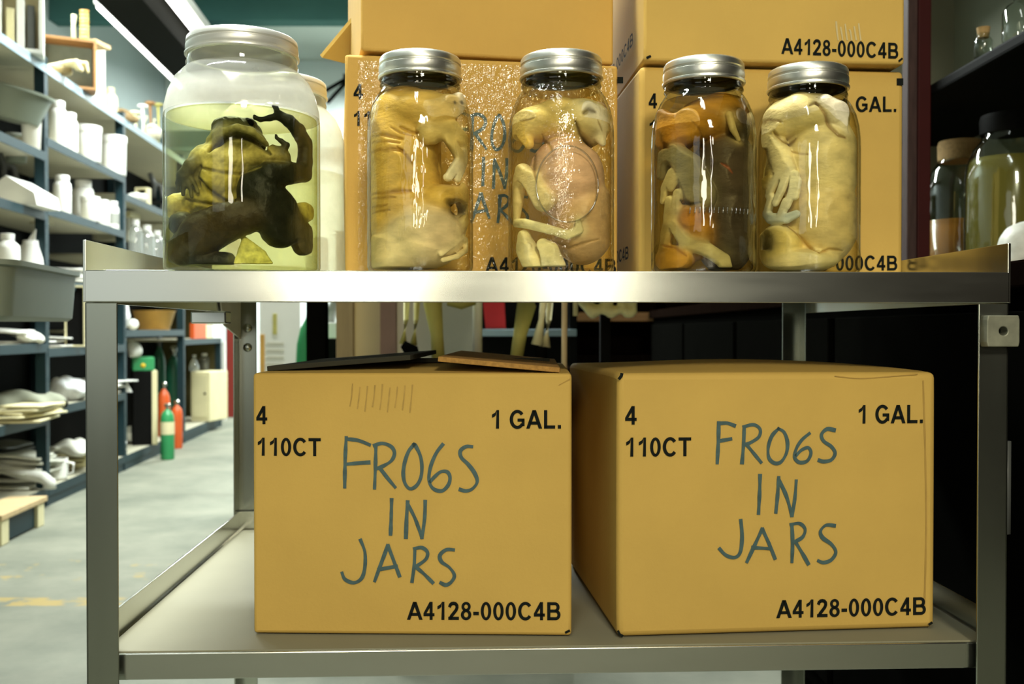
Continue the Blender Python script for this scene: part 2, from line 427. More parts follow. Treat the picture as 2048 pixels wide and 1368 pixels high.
slab('wall_back', -3.2, 1.6, 9.2, 9.25, 0, 3.2, M_wallblue, 'pale blue wall at the far end', 'wall')
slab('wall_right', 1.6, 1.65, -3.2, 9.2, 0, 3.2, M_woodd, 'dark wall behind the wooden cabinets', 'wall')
slab('wall_front', -3.2, 1.6, -3.25, -3.2, 0, 3.2, mat('dim_wall', (.035, .04, .028), .8, 0, .05, 3), 'dim wall behind the camera', 'wall')

# ================================================================== the steel cart
CO = Vector((-.399, .93, 0)); CYAW = R(2.4); CW, CD = .882, .61
TZ, BZ = .776, .4125          # top and bottom shelf surfaces
cart = thing('utility_cart', 'stainless steel two-shelf utility cart carrying jars and cartons', 'cart', CO, CYAW)
def pan(name, z, drop, lip, u0, v0, label):
    t = .0022; a = MB()
    a.box(u0, CW - u0, v0, CD - v0, z - t, z)                                # plate
    a.box(u0, CW - u0, v0 - t, v0, z - drop, z, .0009)                       # front flange
    a.box(u0, CW - u0, CD - v0, CD - v0 + t, z - .008, z + lip)
    a.box(u0 - t * .4, u0 + t, v0 - t, CD - v0 + t, z - drop, z + lip, .0006)
    a.box(CW - u0 - t, CW - u0 + t * .4, v0 - t, CD - v0 + t, z - drop, z + lip, .0006)
    o = a.build(name, M_steel, cart)
    return plabel(o, label)
pan('top_shelf', TZ, .030, .028, 0, 0, 'top steel shelf with raised side lips')
bs = pan('bottom_shelf', BZ, .025, .028, .004, .012, 'lower steel shelf')
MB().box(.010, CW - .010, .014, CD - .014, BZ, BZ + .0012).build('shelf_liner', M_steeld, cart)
def angle_post(u, v, du, dv):
    a = MB(); t = .0024; zt = TZ - (.0305 if dv > 0 else .0085)
    a.box(min(u, u + du), max(u, u + du), v - (t if dv < 0 else 0), v + (t if dv > 0 else 0), .105, zt)
    a.box(u - (t if du < 0 else 0), u + (t if du > 0 else 0), min(v, v + dv), max(v, v + dv), .105, zt)
    p = a.build('post', M_steelp, cart, bevel=.0006)
    b = MB(); cx, cy = u + du / 2, v + dv / 2
    b.box(cx - .014, cx + .014, cy - .014, cy + .014, .10, .106); b.box(cx - .016, cx - .012, cy - .02, cy + .02, .035, .10); b.box(cx + .012, cx + .016, cy - .02, cy + .02, .035, .10)
    c = b.build('caster', M_steelp, cart)
    MB().lathe([(0, -.011), (.034, -.011), (.04, -.006), (.04, .006), (.034, .011), (0, .011)], 24, Matrix.Translation((cx, cy, .04)) @ Matrix.Rotation(R(90), 4, 'Y')).build('wheel', M_black, c, True)
    return p
P1 = angle_post(0, 0, .0295, .0295); angle_post(CW, 0, -.0295, .0295)
PB = angle_post(0, CD, .0295, -.0295); angle_post(CW, CD, -.0295, -.0295)
for z in (.735, .705):
    MB().lathe([(0, 0), (.007, 0), (.0065, .003), (.003, .0042), (0, .0042)], 14, Matrix.Translation((.016, CD - .0024, z - .012)) @ Matrix.Rotation(R(90), 4, 'X')).build('bolt', M_steelp, PB, True)
g = MB().prism([(.478, .773), (.607, .773), (.607, .706), (.503, .727)], 0, .002); bmesh.ops.transform(g.bm, matrix=Matrix.Rotation(R(90), 4, 'Z') @ Matrix.Translation((0, -.006, 0)), verts=g.bm.verts)
g.build('gusset', mat('lit_tone_plate', (.62, .62, .55), .55, 0), cart)  # pale matte colour paints in the light falling on the gusset
g = MB().box(.006, .05, .33, .36, .728, .744, .002); g.build('shelf_bracket', M_steel, cart)
# small drilled block clamped to the post
def drilled(name, w_, h_, t_, r_, m, parent, loc, rz=0):
    bm = bmesh.new(); n = 32; pts = []
    for k in range(n):
        a = 2 * math.pi * k / n; c, s_ = math.cos(a), math.sin(a); q = 1 / max(abs(c) / (w_ / 2), abs(s_) / (h_ / 2)); pts.append(((c * q, s_ * q), (c * r_, s_ * r_)))
    rows = []
    for y in (0, t_): rows.append(([bm.verts.new((o[0], y, o[1])) for o, i in pts], [bm.verts.new((i[0], y, i[1])) for o, i in pts]))
    for k in range(n):
        j = (k + 1) % n; (o0, i0), (o1, i1) = rows
        bm.faces.new((o0[k], o0[j], i0[j], i0[k])); bm.faces.new((o1[j], o1[k], i1[k], i1[j])); bm.faces.new((o0[j], o0[k], o1[k], o1[j])); bm.faces.new((i0[k], i0[j], i1[j], i1[k]))
    s = MB(); s.bm.free(); s.bm = bm
    return s.build(name, m, parent, False, loc, rz, bevel=.001)
cl = drilled('clamp_block', .032, .030, .014, .0042, mat('worn_grey_block', (.22, .22, .16), .5, .3, .4, 60), cart, (CW - .014, -.0165, H - .0022 + .0), 0)
plabel(cl, 'worn grey drilled block'); cl.location.z = .719

# ================================================================== cartons
def carton(px_l, px_r, z, h, depth, label, group, m=M_card, bulge=.004, yaw=None, wid=None, top=None, bev=.0035):
    """px_l, px_r: bottom front corners (pixels) on the plane z -> carton Empty at front bottom middle"""
    A = at_z(*px_l, z) if top is None else at_z(*px_l, z + h); B = at_z(*px_r, z) if top is None else at_z(*px_r, z + h)
    A.z = B.z = z
    d = B - A; wd = wid or d.length; yw = math.atan2(d.y, d.x) if yaw is None else yaw
    if yaw is not None: B = A + Vector((math.cos(yw), math.sin(yw), 0)) * wd
    e = thing('carton', label, 'box', (A + B) / 2, yw, group)
    e['w'] = wd; e['h'] = h
    bm = bmesh.new(); nx = 14
    bmesh.ops.create_cube(bm, size=1)
    bmesh.ops.subdivide_edges(bm, edges=bm.edges, cuts=11, use_grid_fill=True)
    seed = random.random() * 50
    for v in bm.verts:
        x, y, zz = v.co
        fx, fy, fz = 1 - (2 * x) ** 2, 1 - (2 * y) ** 2, 1 - (2 * zz) ** 2
        px_, py_, pz_ = x * wd, (y + .5) * depth, (zz + .5) * h
        nn = noise.noise(Vector((x * 2, y * 2, zz * 2)) + Vector((seed, 0, 0)))
        if abs(x) > .499: px_ += math.copysign(bulge * (fz * fy) * (.7 + .5 * nn), x)
        if y > .499: py_ += bulge * fx * fz
        if zz > .499: pz_ += bulge * (1.2 * fx * fy + (.5 * nn + .5) * fy ** .5 * .5)
        v.co = (px_, py_, pz_)
    body = MB(); body.bm.free(); body.bm = bm
    o = body.build('body', m, e, 'auto'); bv = o.modifiers.new('edge', 'BEVEL'); bv.width = bev; bv.segments = 3; bv.limit_method = 'ANGLE'; bv.angle_limit = R(50)
    return e
def face_pt(e, px, py):
    """pixel -> (x, z) on the carton's front face"""
    mi = (Matrix.Translation(e.location) @ Matrix.Rotation(e.rotation_euler.z, 4, 'Z')).inverted()
    o = mi @ Vector((0, 0, H)); d = mi.to_3x3() @ ray(px, py); t = -o.y / d.y; p = o + d * t
    return p.x, p.z
TXT = {}
def _bar(x0, x1, y0, y1): return [(x0, y0), (x1, y0), (x1, y1), (x0, y1)]
def _ring(cx, cy, ox, oy, ix, iy, a0=0, a1=360, n=28):
    q = []
    for k in range(n):
        t0, t1 = R(a0 + (a1 - a0) * k / n), R(a0 + (a1 - a0) * (k + 1) / n)
        q.append([(cx + ox * math.cos(t0), cy + oy * math.sin(t0)), (cx + ox * math.cos(t1), cy + oy * math.sin(t1)), (cx + ix * math.cos(t1), cy + iy * math.sin(t1)), (cx + ix * math.cos(t0), cy + iy * math.sin(t0))])
    return q
def _pathw(pts, wd):
    q = []
    for (x0, y0), (x1, y1) in zip(pts, pts[1:]):
        L = math.hypot(x1 - x0, y1 - y0); nx, ny = -(y1 - y0) / L * wd / 2, (x1 - x0) / L * wd / 2; ex, ey = (x1 - x0) / L * wd * .12, (y1 - y0) / L * wd * .12
        q.append([(x0 + nx - ex, y0 + ny - ey), (x0 - nx - ex, y0 - ny - ey), (x1 - nx + ex, y1 - ny + ey), (x1 + nx + ex, y1 + ny + ey)])
    return q
GLY = {
 '1': (.556, [[(.28, 0), (.42, 0), (.42, .72), (.31, .72)], [(.28, .52), (.31, .72), (.24, .62), (.10, .545), (.10, .42), (.20, .455)]]),
 '4': (.556, [_bar(.31, .445, 0, .72), _bar(.03, .53, .145, .265), [(.03, .265), (.17, .265), (.40, .60), (.345, .72), (.31, .72)]]),
 '0': (.556, _ring(.278, .355, .24, .367, .10, .255)),
 'C': (.722, _ring(.375, .358, .335, .372, .185, .25, 38, 322)),
 'T': (.611, [_bar(.02, .59, .595, .716), _bar(.233, .378, 0, .6)]),
 'G': (.778, _ring(.39, .358, .345, .372, .195, .25, 38, 325) + [_bar(.40, .715, .27, .39), _bar(.585, .715, .10, .39)]),
 'A': (.722, [[(0, 0), (.155, 0), (.44, .716), (.28, .716)], [(.565, 0), (.72, 0), (.44, .716), (.28, .716)], _bar(.17, .55, .155, .275)]),
 'L': (.611, [_bar(.07, .215, 0, .716), _bar(.07, .57, 0, .122)]),
 '.': (.278, [_bar(.07, .212, 0, .137)]),
 '2': (.556, _pathw([(.09, .52), (.125, .60), (.19, .65), (.275, .66), (.36, .645), (.425, .58), (.43, .49), (.385, .39), (.28, .27), (.17, .15), (.12, .06)], .138) + [_bar(.03, .515, 0, .127)]),
 '8': (.556, _ring(.278, .53, .21, .19, .085, .085) + _ring(.278, .205, .24, .215, .10, .105)),
 '-': (.333, [_bar(.04, .295, .19, .325)]),
 'B': (.722, [_bar(.07, .215, 0, .716), _bar(.2, .42, .6, .716), _bar(.2, .45, .305, .425), _bar(.2, .46, 0, .12)] + _ring(.42, .515, .215, .201, .075, .085, -90, 90, 14) + _ring(.45, .212, .225, .212, .085, .092, -90, 90, 14)),
 ' ': (.278, [])}
def glyphs(sv):
    if sv in TXT: return TXT[sv]
    co, fs, x = [], [], 0
    for ch in sv:
        adv, polys = GLY[ch]
        for p in polys:
            fs.append(list(range(len(co), len(co) + len(p)))); co += [Vector((x + a, b, 0)) for a, b in p]
        x += adv + .01
    TXT[sv] = (co, fs); return TXT[sv]
def print_text(e, sv, l, r, cap, m=M_ink, name='printed_text', side=None):
    co, fs = glyphs(sv)
    if side is None:
        xl, zl = face_pt(e, *l); xr, zr = face_pt(e, *r); _, zc = face_pt(e, l[0], l[1] - cap); ch = zc - zl
    else: (xl, zl), (xr, zr), ch = l, r, cap
    x0 = min(v.x for v in co); x1 = max(v.x for v in co)
    pts = []
    for v in co:
        f = (v.x - x0) / (x1 - x0); a = xl + f * (xr - xl); b = zl + f * (zr - zl) + v.y / .72 * ch
        pts.append((a, -.0008, b) if side is None else (-e['w'] / 2 - .006, a, b))
    me = bpy.data.meshes.new(name); me.from_pydata(pts, [], fs); me.update()
    return link(name, me, m, e)
def ribbon(bm, pts, wd, y):
    P = [Vector((p[0], y, p[1])) for p in pts]
    Q = []
    for i in range(len(P) - 1):                      # Catmull-Rom
        p0, p1, p2, p3 = P[max(i - 1, 0)], P[i], P[i + 1], P[min(i + 2, len(P) - 1)]
        for k in range(5):
            t = k / 5; Q.append(.5 * ((2 * p1) + (p2 - p0) * t + (2 * p0 - 5 * p1 + 4 * p2 - p3) * t * t + (3 * p1 - p0 - 3 * p2 + p3) * t ** 3))
    Q.append(P[-1]); L_, R_ = [], []
    for i, q in enumerate(Q):
        t = (Q[min(i + 1, len(Q) - 1)] - Q[max(i - 1, 0)]).normalized(); nrm = Vector((-t.z, 0, t.x))
        ww = wd * (.85 + .3 * noise.noise(q * 90)) / 2
        if i == 0: q = q - t * wd * .3
        if i == len(Q) - 1: q = q + t * wd * .3
        L_.append(bm.verts.new(q + nrm * ww)); R_.append(bm.verts.new(q - nrm * ww))
    for i in range(len(Q) - 1): bm.faces.new((L_[i], R_[i], R_[i + 1], L_[i + 1]))
def handwriting(e, strokes, mp, wd, m=M_marker, name='handwriting', y=-.0007):
    b = MB()
    for i, st in enumerate(strokes): ribbon(b.bm, [face_pt(e, *mp(*p)) for p in st], wd, y - .00002 * i)
    me = bpy.data.meshes.new(name); b.bm.to_mesh(me); b.bm.free()
    return link(name, me, m, e)
W1 = [[(485,398),(480,500),(478,625)],[(485,405),(540,412),(592,432)],[(485,520),(545,515),(590,512)],
 [(620,440),(618,530),(614,630)],[(612,435),(650,425),(690,440),(705,470),(690,505),(650,530),(625,540)],[(640,540),(675,585),(708,625)],
 [(795,430),(770,460),(752,510),(745,560),(752,605),(775,632),(805,618),(825,580),(830,530),(822,480),(800,435),(792,432)],
 [(925,430),(895,470),(870,530),(862,590),(880,630),(920,642),(950,615),(958,580),(945,555),(915,555),(885,580),(868,600)],
 [(1058,440),(1030,440),(1005,460),(1010,490),(1040,520),(1070,560),(1082,600),(1060,632),(1030,642),(1003,635)],
 [(692,680),(690,760),(687,840)],[(765,690),(760,770),(757,855)],[(765,700),(800,770),(830,855)],[(830,855),(842,770),(845,688)],
 [(550,865),(570,920),(570,990),(555,1040),(520,1060),(480,1045),(466,1015)],
 [(675,890),(645,970),(615,1052)],[(675,890),(700,955),(728,1030)],[(632,1000),(715,985)],
 [(798,905),(795,980),(785,1055)],[(795,905),(830,900),(855,920),(850,950),(820,975),(800,985)],[(805,990),(840,1020),(880,1060)],
 [(975,910),(940,910),(912,935),(920,965),(955,990),(978,1025),(965,1055),(940,1070),(915,1060)]]
W2 = [[(632,330),(630,420),(625,515)],[(630,335),(670,333),(705,345)],[(632,415),(688,405)],
 [(748,350),(745,430),(738,515)],[(745,350),(790,340),(820,360),(815,395),(780,420),(755,430)],[(760,432),(795,475),(825,512)],
 [(905,358),(875,390),(858,440),(860,490),(885,515),(915,510),(940,470),(945,420),(930,375),(903,358)],
 [(1045,380),(1010,410),(985,450),(978,490),(1000,512),(1035,505),(1052,470),(1040,445),(1010,455),(985,480)],
 [(1160,365),(1125,360),(1100,385),(1110,415),(1145,440),(1162,470),(1145,500),(1110,508),(1088,502)],
 [(820,570),(818,650),(813,745)],[(905,580),(900,660),(892,740)],[(905,590),(940,665),(965,755)],[(965,755),(978,680),(985,595)],
 [(732,775),(738,850),(730,920),(705,945),(665,935),(635,905)],
 [(830,815),(795,890),(760,965)],[(830,815),(860,880),(888,950)],[(785,900),(870,905)],
 [(965,800),(968,880),(965,965)],[(960,795),(1000,790),(1025,815),(1015,850),(985,870),(970,878)],[(985,880),(1015,930),(1040,975)],
 [(1160,800),(1120,798),(1095,825),(1105,855),(1145,885),(1165,920),(1145,955),(1110,968),(1085,960)]]
GR = 'frog cartons stacked on the cart'
TH = .0052
M_flapshade = mat('flap_painted_shade', (.03, .028, .016), .9)  # near-black tone paints shade onto the lifted carton flaps
def flap(e, x0, x1, y0, y1, hinge, ang, name='flap', m=None):
    """top flap: rectangle in carton-local x,y, rotated about its hinge edge ('r','l','b','f') by ang"""
    h = e['h']; b = MB().box(x0, x1, y0, y1, 0, TH, .0008)
    bmesh.ops.subdivide_edges(b.bm, edges=[ed for ed in b.bm.edges if ed.calc_length() > .05], cuts=4, use_grid_fill=True)
    if hinge == 'r': mt = Matrix.Translation((x1, 0, 0)) @ Matrix.Rotation(ang, 4, 'Y') @ Matrix.Translation((-x1, 0, 0))
    elif hinge == 'l': mt = Matrix.Translation((x0, 0, 0)) @ Matrix.Rotation(-ang, 4, 'Y') @ Matrix.Translation((-x0, 0, 0))
    elif hinge == 'b': mt = Matrix.Translation((0, y1, 0)) @ Matrix.Rotation(-ang, 4, 'X') @ Matrix.Translation((0, -y1, 0))
    else: mt = Matrix.Translation((0, y0, 0)) @ Matrix.Rotation(ang, 4, 'X') @ Matrix.Translation((0, -y0, 0))
    bmesh.ops.transform(b.bm, matrix=Matrix.Translation((0, 0, h + .0005)) @ mt, verts=b.bm.verts)
    return b.build(name, m or M_cardedge, e)
# lower shelf, open carton
c1 = carton((507, 1267), (1143, 1272), BZ + .0022, .262, .315, 'carton with lifted top flaps reading FROGS IN JARS on the lower shelf', GR, bulge=.003)
c1w = c1['w']
print_text(c1, '4', (513, 848), (535, 848), 36); print_text(c1, '110CT', (516, 911), (642, 912), 36)
print_text(c1, '1 GAL.', (984, 857), (1122, 857), 37); print_text(c1, 'A4128-000C4B', (814, 1239), (1121, 1240), 36)
handwriting(c1, W1, lambda x, y: (x / 2.28 + 480, y / 2.28 + 700), .0042)
flap(c1, .025, c1w / 2 - .012, .006, .30, 'r', R(5.2)); plabel(flap(c1, -c1w / 2 + .005, -.005, .035, .30, 'l', R(4.5), m=M_flapshade), 'lifted flap with shade painted in')
flap(c1, -.10, c1w / 2 - .02, .17, .31, 'b', R(2.0), m=M_flapshade)
M_scuff = mat('faint_scuff', (.45, .285, .068), .8, 0, .3, 90)
handwriting(c1, [[(705 + i * 15, 768 + (i * 7) % 9), (703 + i * 15, 795), (700 + i * 15, 812 + (i * 5) % 14)] for i in range(9)], lambda x, y: (x, y), .0016, M_scuff, 'scuff_mark', -.0005)
# lower shelf, closed carton
c2 = carton((1235, 1275), (1870, 1256), BZ + .0022, .262, .315, 'closed carton with a teal FROGS IN JARS note on the lower shelf', GR, bulge=.006, bev=.006)
print_text(c2, '4', (1250, 849), (1273, 849), 37); print_text(c2, '110CT', (1252, 913), (1382, 912), 38)
print_text(c2, '1 GAL.', (1717, 847), (1845, 846), 37); print_text(c2, 'A4128-000C4B', (1552, 1236), (1851, 1229), 36)
handwriting(c2, W2, lambda x, y: (x / 2.28 + 1160, y / 2.28 + 700), .0042)
M_crease = mat('card_crease', (.41, .25, .055), .85, 0, .15, 60)
handwriting(c2, [[(1846, 762), (1850, 900), (1852, 1060), (1848, 1225)]], lambda x, y: (x, y), .0022, M_crease, 'crease', -.0005)
handwriting(c2, [[(1670, 752), (1720, 757), (1790, 752), (1835, 748)]], lambda x, y: (x, y), .0012, M_crease, 'crease', -.0005)
handwriting(c1, [[(1118, 770), (1140, 758)]], lambda x, y: (x, y), .0012, M_crease, 'crease', -.0005)
handwriting(c2, [[(1236, 1262), (1239, 1268), (1244, 1271)]], lambda x, y: (x, y), .0032, M_ink, 'gap_shade_mark', -.0012)  # flat black strokes paint the dark of open carton corners
handwriting(c2, [[(1238, 757), (1242, 752), (1243, 748)]], lambda x, y: (x, y), .0032, M_ink, 'gap_shade_mark', -.0012)
handwriting(c2, [[(1858, 1248), (1862, 1245)]], lambda x, y: (x, y), .0032, M_ink, 'gap_shade_mark', -.0012)
handwriting(c1, [[(1132, 1264), (1138, 1261)]], lambda x, y: (x, y), .0032, M_ink, 'gap_shade_mark', -.0012)
# upper shelf, two stacks of two
c3 = carton((690, 108), (1245, 127), TZ + .001, .263, .32, 'tape-wrapped carton at the bottom of the stack behind two jars', GR, M_cardw, bulge=.004, top=1, yaw=R(9.0), wid=.326)
print_text(c3, '4', (707, 199), (726, 199), 31); print_text(c3, '110CT', (708, 252), (812, 254), 30)
print_text(c3, 'A4128-000C4B', (970, 545), (1232, 548), 31)
handwriting(c3, W1, lambda x, y: (996 + (x / 2.28 + 480 - 825) * .7, 265 + (y / 2.28 + 700 - 933) * .78), .0044)
def quad_on(e, pxs, name, m, y, wav=0):
    p = [face_pt(e, *q) for q in pxs]; bm = bmesh.new(); nx, nz = 16, 24; g_ = []
    for i in range(nx + 1):
        rw = []
        for j in range(nz + 1):
            u, v = i / nx, j / nz
            x = (p[0][0] * (1 - u) + p[1][0] * u) * (1 - v) + (p[3][0] * (1 - u) + p[2][0] * u) * v
            z = (p[0][1] * (1 - u) + p[1][1] * u) * (1 - v) + (p[3][1] * (1 - u) + p[2][1] * u) * v
            rw.append(bm.verts.new((x, y - wav * (1 + noise.noise(Vector((x * 60, 0, z * 40)))), z)))
        g_.append(rw)
    for i in range(nx):
        for j in range(nz): bm.faces.new((g_[i][j], g_[i + 1][j], g_[i + 1][j + 1], g_[i][j + 1]))
    me = bpy.data.meshes.new(name); bm.to_mesh(me); bm.free()
    return link(name, me, m, e, True)
quad_on(c3, [(716, 540), (1228, 548), (1228, 138), (716, 122)], 'clear_tape', M_tape, -.0012, .0012)
quad_on(c3, [(1233, 168), (1245, 168), (1245, 155), (1233, 155)], 'print_mark', M_ink, -.0031)
c4 = carton((722, 100), (1242, 128), TZ + .2685, .25, .315, 'plain carton on top of the tape-wrapped carton', GR, M_cardw, bulge=.002, yaw=R(12), wid=.306)
c5 = carton((1280, 132), (1808, 142), TZ + .001, .2545, .315, 'carton reading 1 GAL at the bottom of the stack by the red post', GR, M_card, bulge=.003, top=1, bev=.006)
print_text(c5, '4', (1297, 217), (1314, 217), 30); print_text(c5, '110CT', (1299, 270), (1405, 270), 30)
print_text(c5, '1 GAL.', (1683, 224), (1792, 224), 31); print_text(c5, 'A4128-000C4B', (1556, 541), (1794, 541), 30)
quad_on(c5, [(1793, 171), (1806, 171), (1806, 157), (1793, 157)], 'print_mark', M_ink, -.0008)
c6 = carton((1288, 121), (1809, 129), TZ + .259, .25, .315, 'upper carton printed with a bold code by the red post', GR, M_card, bulge=.003)
print_text(c6, 'A4128-000C4B', (1562, 108), (1796, 118), 32)
handwriting(c6, [[(1294, 116), (1300, 113)], [(1798, 122), (1803, 118)]], lambda x, y: (x, y), .0032, M_ink, 'gap_shade_mark', -.0012)
for e in (c5, c6):
    print_text(e, 'A4128-000C4B', (.28, .03), (.04, .03), .016, M_ink, 'printed_text', side=1)
handwriting(c6, [[(1672 + i * 9, 44 + (i * 11) % 17), (1674 + i * 9, 66), (1676 + i * 9, 80)] for i in range(6)], lambda x, y: (x, y), .0022, mat('pale_scuff', (.56, .45, .22), .8), 'scuff_mark', -.0006)

# ================================================================== jars
M_jar = mat_glass('jar_glass', (.975, .98, .955), (.42, .45, .33), .7, .07, .012, .30, wsc=80, wst=.3)
M_neck = mat_glass('thick_neck_glass', (.58, .57, .42), (.10, .11, .07), .6, .05, .03, .5)
M_jarB = mat_glass('rippled_jar_glass', (.975, .98, .955), (.42, .45, .33), .7, .07, .012, .8, wsc=170, wst=.8)
M_jarA = mat_glass('seeded_jar_glass', (.975, .98, .955), (.42, .45, .33), .7, .07, .012, .45, wsc=110, wst=.35)
def liq(name, tint, edge):
    return mat_glass(name, tint, edge, .15, .01, .05, 0)
def jar(cx, D, Rr, Hh, prof, lid, label, liqm, liq_z, glassm=M_jar, neckm=M_neck, lidm=M_lid, group='glass specimen jars on the cart', base=TZ, name='specimen_jar'):
    """prof: (radius fraction, height fraction) of the glass wall; lid: (r, z0, z1)"""
    X = (cx - 1024) / FPX * D
    e = thing(name, label, 'jar', (X, D, base + .0006), 0, group)
    p = [(r * Rr, z * Hh) for r, z in prof]
    neck0 = [i for i, q in enumerate(prof) if len(prof[i]) and prof[i][1] >= lid[3]][0]
    MB().lathe([(0, .004), (p[0][0] * .8, .003), (p[0][0], 0)] + p[1:neck0 + 1], 72).build('glass_body', glassm, e, True)
    MB().lathe(p[neck0:], 64).build('threaded_neck', neckm, e, True)
    inn = [(max(r - .0032, 0), max(z, .006)) for r, z in p if z < liq_z]
    rt = np.interp(liq_z, [q[1] for q in p], [q[0] for q in p]) - .0032
    MB().lathe([(0, .006)] + inn + [(rt, liq_z), (rt - .003, liq_z - .001), (0, liq_z - .001)], 64).build('liquid', liqm, e, True)
    r, z0, z1 = lid[0] * Rr, lid[1] * Hh, lid[2] * Hh; hh = z1 - z0
    lp = [(r * .90, z0 + .0004), (r * .985, z0), (r * 1.01, z0 + hh * .05), (r * 1.01, z0 + hh * .12), (r * .965, z0 + hh * .17), (r * .975, z0 + hh * .22), (r * .995, z0 + hh * .34), (r * .99, z0 + hh * .52), (r * .955, z0 + hh * .57), (r * .955, z0 + hh * .61), (r * .985, z0 + hh * .66), (r * .975, z0 + hh * .86), (r * .94, z0 + hh * .95), (r * .89, z1), (r * .86, z1 - .001), (0, z1 - .0006)]
    MB().lathe(lp, 72).build('screw_lid', lidm, e, 'auto')
    return e, X
MASON = [(.86, 0), (.95, .012), (1, .04), (1, .30), (1, .60), (.995, .66), (.97, .715), (.92, .765), (.84, .81), (.765, .838), (.735, .85), (.735, .858), (.76, .866), (.745, .88), (.745, .90), (.765, .91), (.74, .92), (.735, .975)]
MLID = (.785, .895, 1.0, .85)
GALLON = [(.9, 0), (.97, .01), (1, .03), (1, .40), (1, .64), (.985, .70), (.94, .76), (.86, .815), (.76, .85), (.715, .862), (.71, .87), (.715, .885), (.70, .90), (.70, .925), (.69, .97)]
GLID = (.725, .915, 1.0, .862)
lq1 = liq('olive_liquid', (.945, .94, .75), (.72, .72, .36)); lq2 = liq('amber_liquid', (.975, .945, .80), (.7, .58, .28))
lq3 = liq('brown_liquid', (.80, .74, .52), (.4, .32, .12)); lq4 = liq('straw_liquid', (.97, .955, .83), (.65, .55, .25)); lq0 = liq('milky_liquid', (.93, .92, .84), (.8, .78, .65))
DB = 1.03; RB = .0785
zl_b = (at(487, 206, DB - RB).z - TZ)
M_jarfog = mat_glass('misted_jar_glass', (.97, .98, .94), (.5, .52, .38), .6, .045, .015, .25, fog_z=(zl_b, .183), fogamt=.88, fog=(.95, .96, .93))
M_neckfog = mat_glass('misted_neck_glass', (.6, .62, .48), (.25, .27, .18), .7, .1, .03, .4, dust=.25)
jb, xb = jar(487, DB, RB, .243, GALLON, GLID, 'largest jar, holding a preserved bullfrog under a misted shoulder', lq1, zl_b, M_jarfog, M_neckfog, mat('white_lid_metal', (.72, .72, .68), .4, .6, .05, 20))
M_jarhaze = mat_glass('hazy_jar_glass', (.95, .96, .9), (.5, .52, .42), .6, .06, .03, .4, dust=.62, fog=(.95, .94, .86))
jh, xh = jar(560, 1.205, RB, .243, GALLON, GLID, 'hazy gallon jar standing behind the bullfrog jar', lq0, .13, M_jarhaze, M_neckfog, MATS['white_lid_metal'])
RA = .0556; HA = .229
DA, DBb, DC, DDd = 1.05, 1.05, 1.072, 1.098
ja, xa = jar(841, DA, RA, HA, MASON, MLID, 'jar with a wrinkled yellow pig and a small pale snout', lq2, .190, M_jarA)
jb2, xb2 = jar(1122, DBb, RA, HA, MASON, MLID, 'jar with a pink-bellied pig behind an embossed circle', lq2, .190, M_jarB)
jc, xc = jar(1406, DC, RA, HA, MASON, MLID, 'jar with the dark grey and orange pig', lq3, .188)
jd, xd = jar(1614, DDd, RA, HA, MASON, MLID, 'jar with the pale cream pig, nearest the red post', lq4, .190)
# embossed marks on the glass
M_emb = mat_glass('embossed_glass', (.9, .9, .85), (.5, .5, .4), .8, .25, .03, .3)
def wrap_ring(e, D, cx, px, py, rx, ry, rad=.0009):
    pts = []; X0 = e.location.x
    for k in range(49):
        a = 2 * math.pi * k / 48; s = D / FPX
        x = (px - cx + rx * math.cos(a)) * s * .96; z = at(px, py, D - RA).z + ry * math.sin(a) * s - e.location.z
        y = -math.sqrt(max((RA + .0002) ** 2 - x * x, 0)); pts.append((x, y, z))
    MB().tube(pts, rad, 6, False).build('embossed_ring', M_emb, e, True)
wrap_ring(jb2, DBb, 1122, 1130, 368, 62, 72)
def wrap_marks(e, D, cx, x0, x1, py):
    b = MB(); s = D / FPX; n = 14
    for k in range(n):
        x = (x0 + (x1 - x0) * k / (n - 1) - cx) * s * .95; z = at(cx, py, D - RA).z - e.location.z; y = -math.sqrt(RA ** 2 - x * x)
        b.tube([(x, y, z - .003), (x + .0006, y - .0003, z + .003)], .0008, 5)
    b.build('embossed_lettering', M_emb, e, True)
wrap_marks(jc, DC, 1406, 1360, 1480, 420)

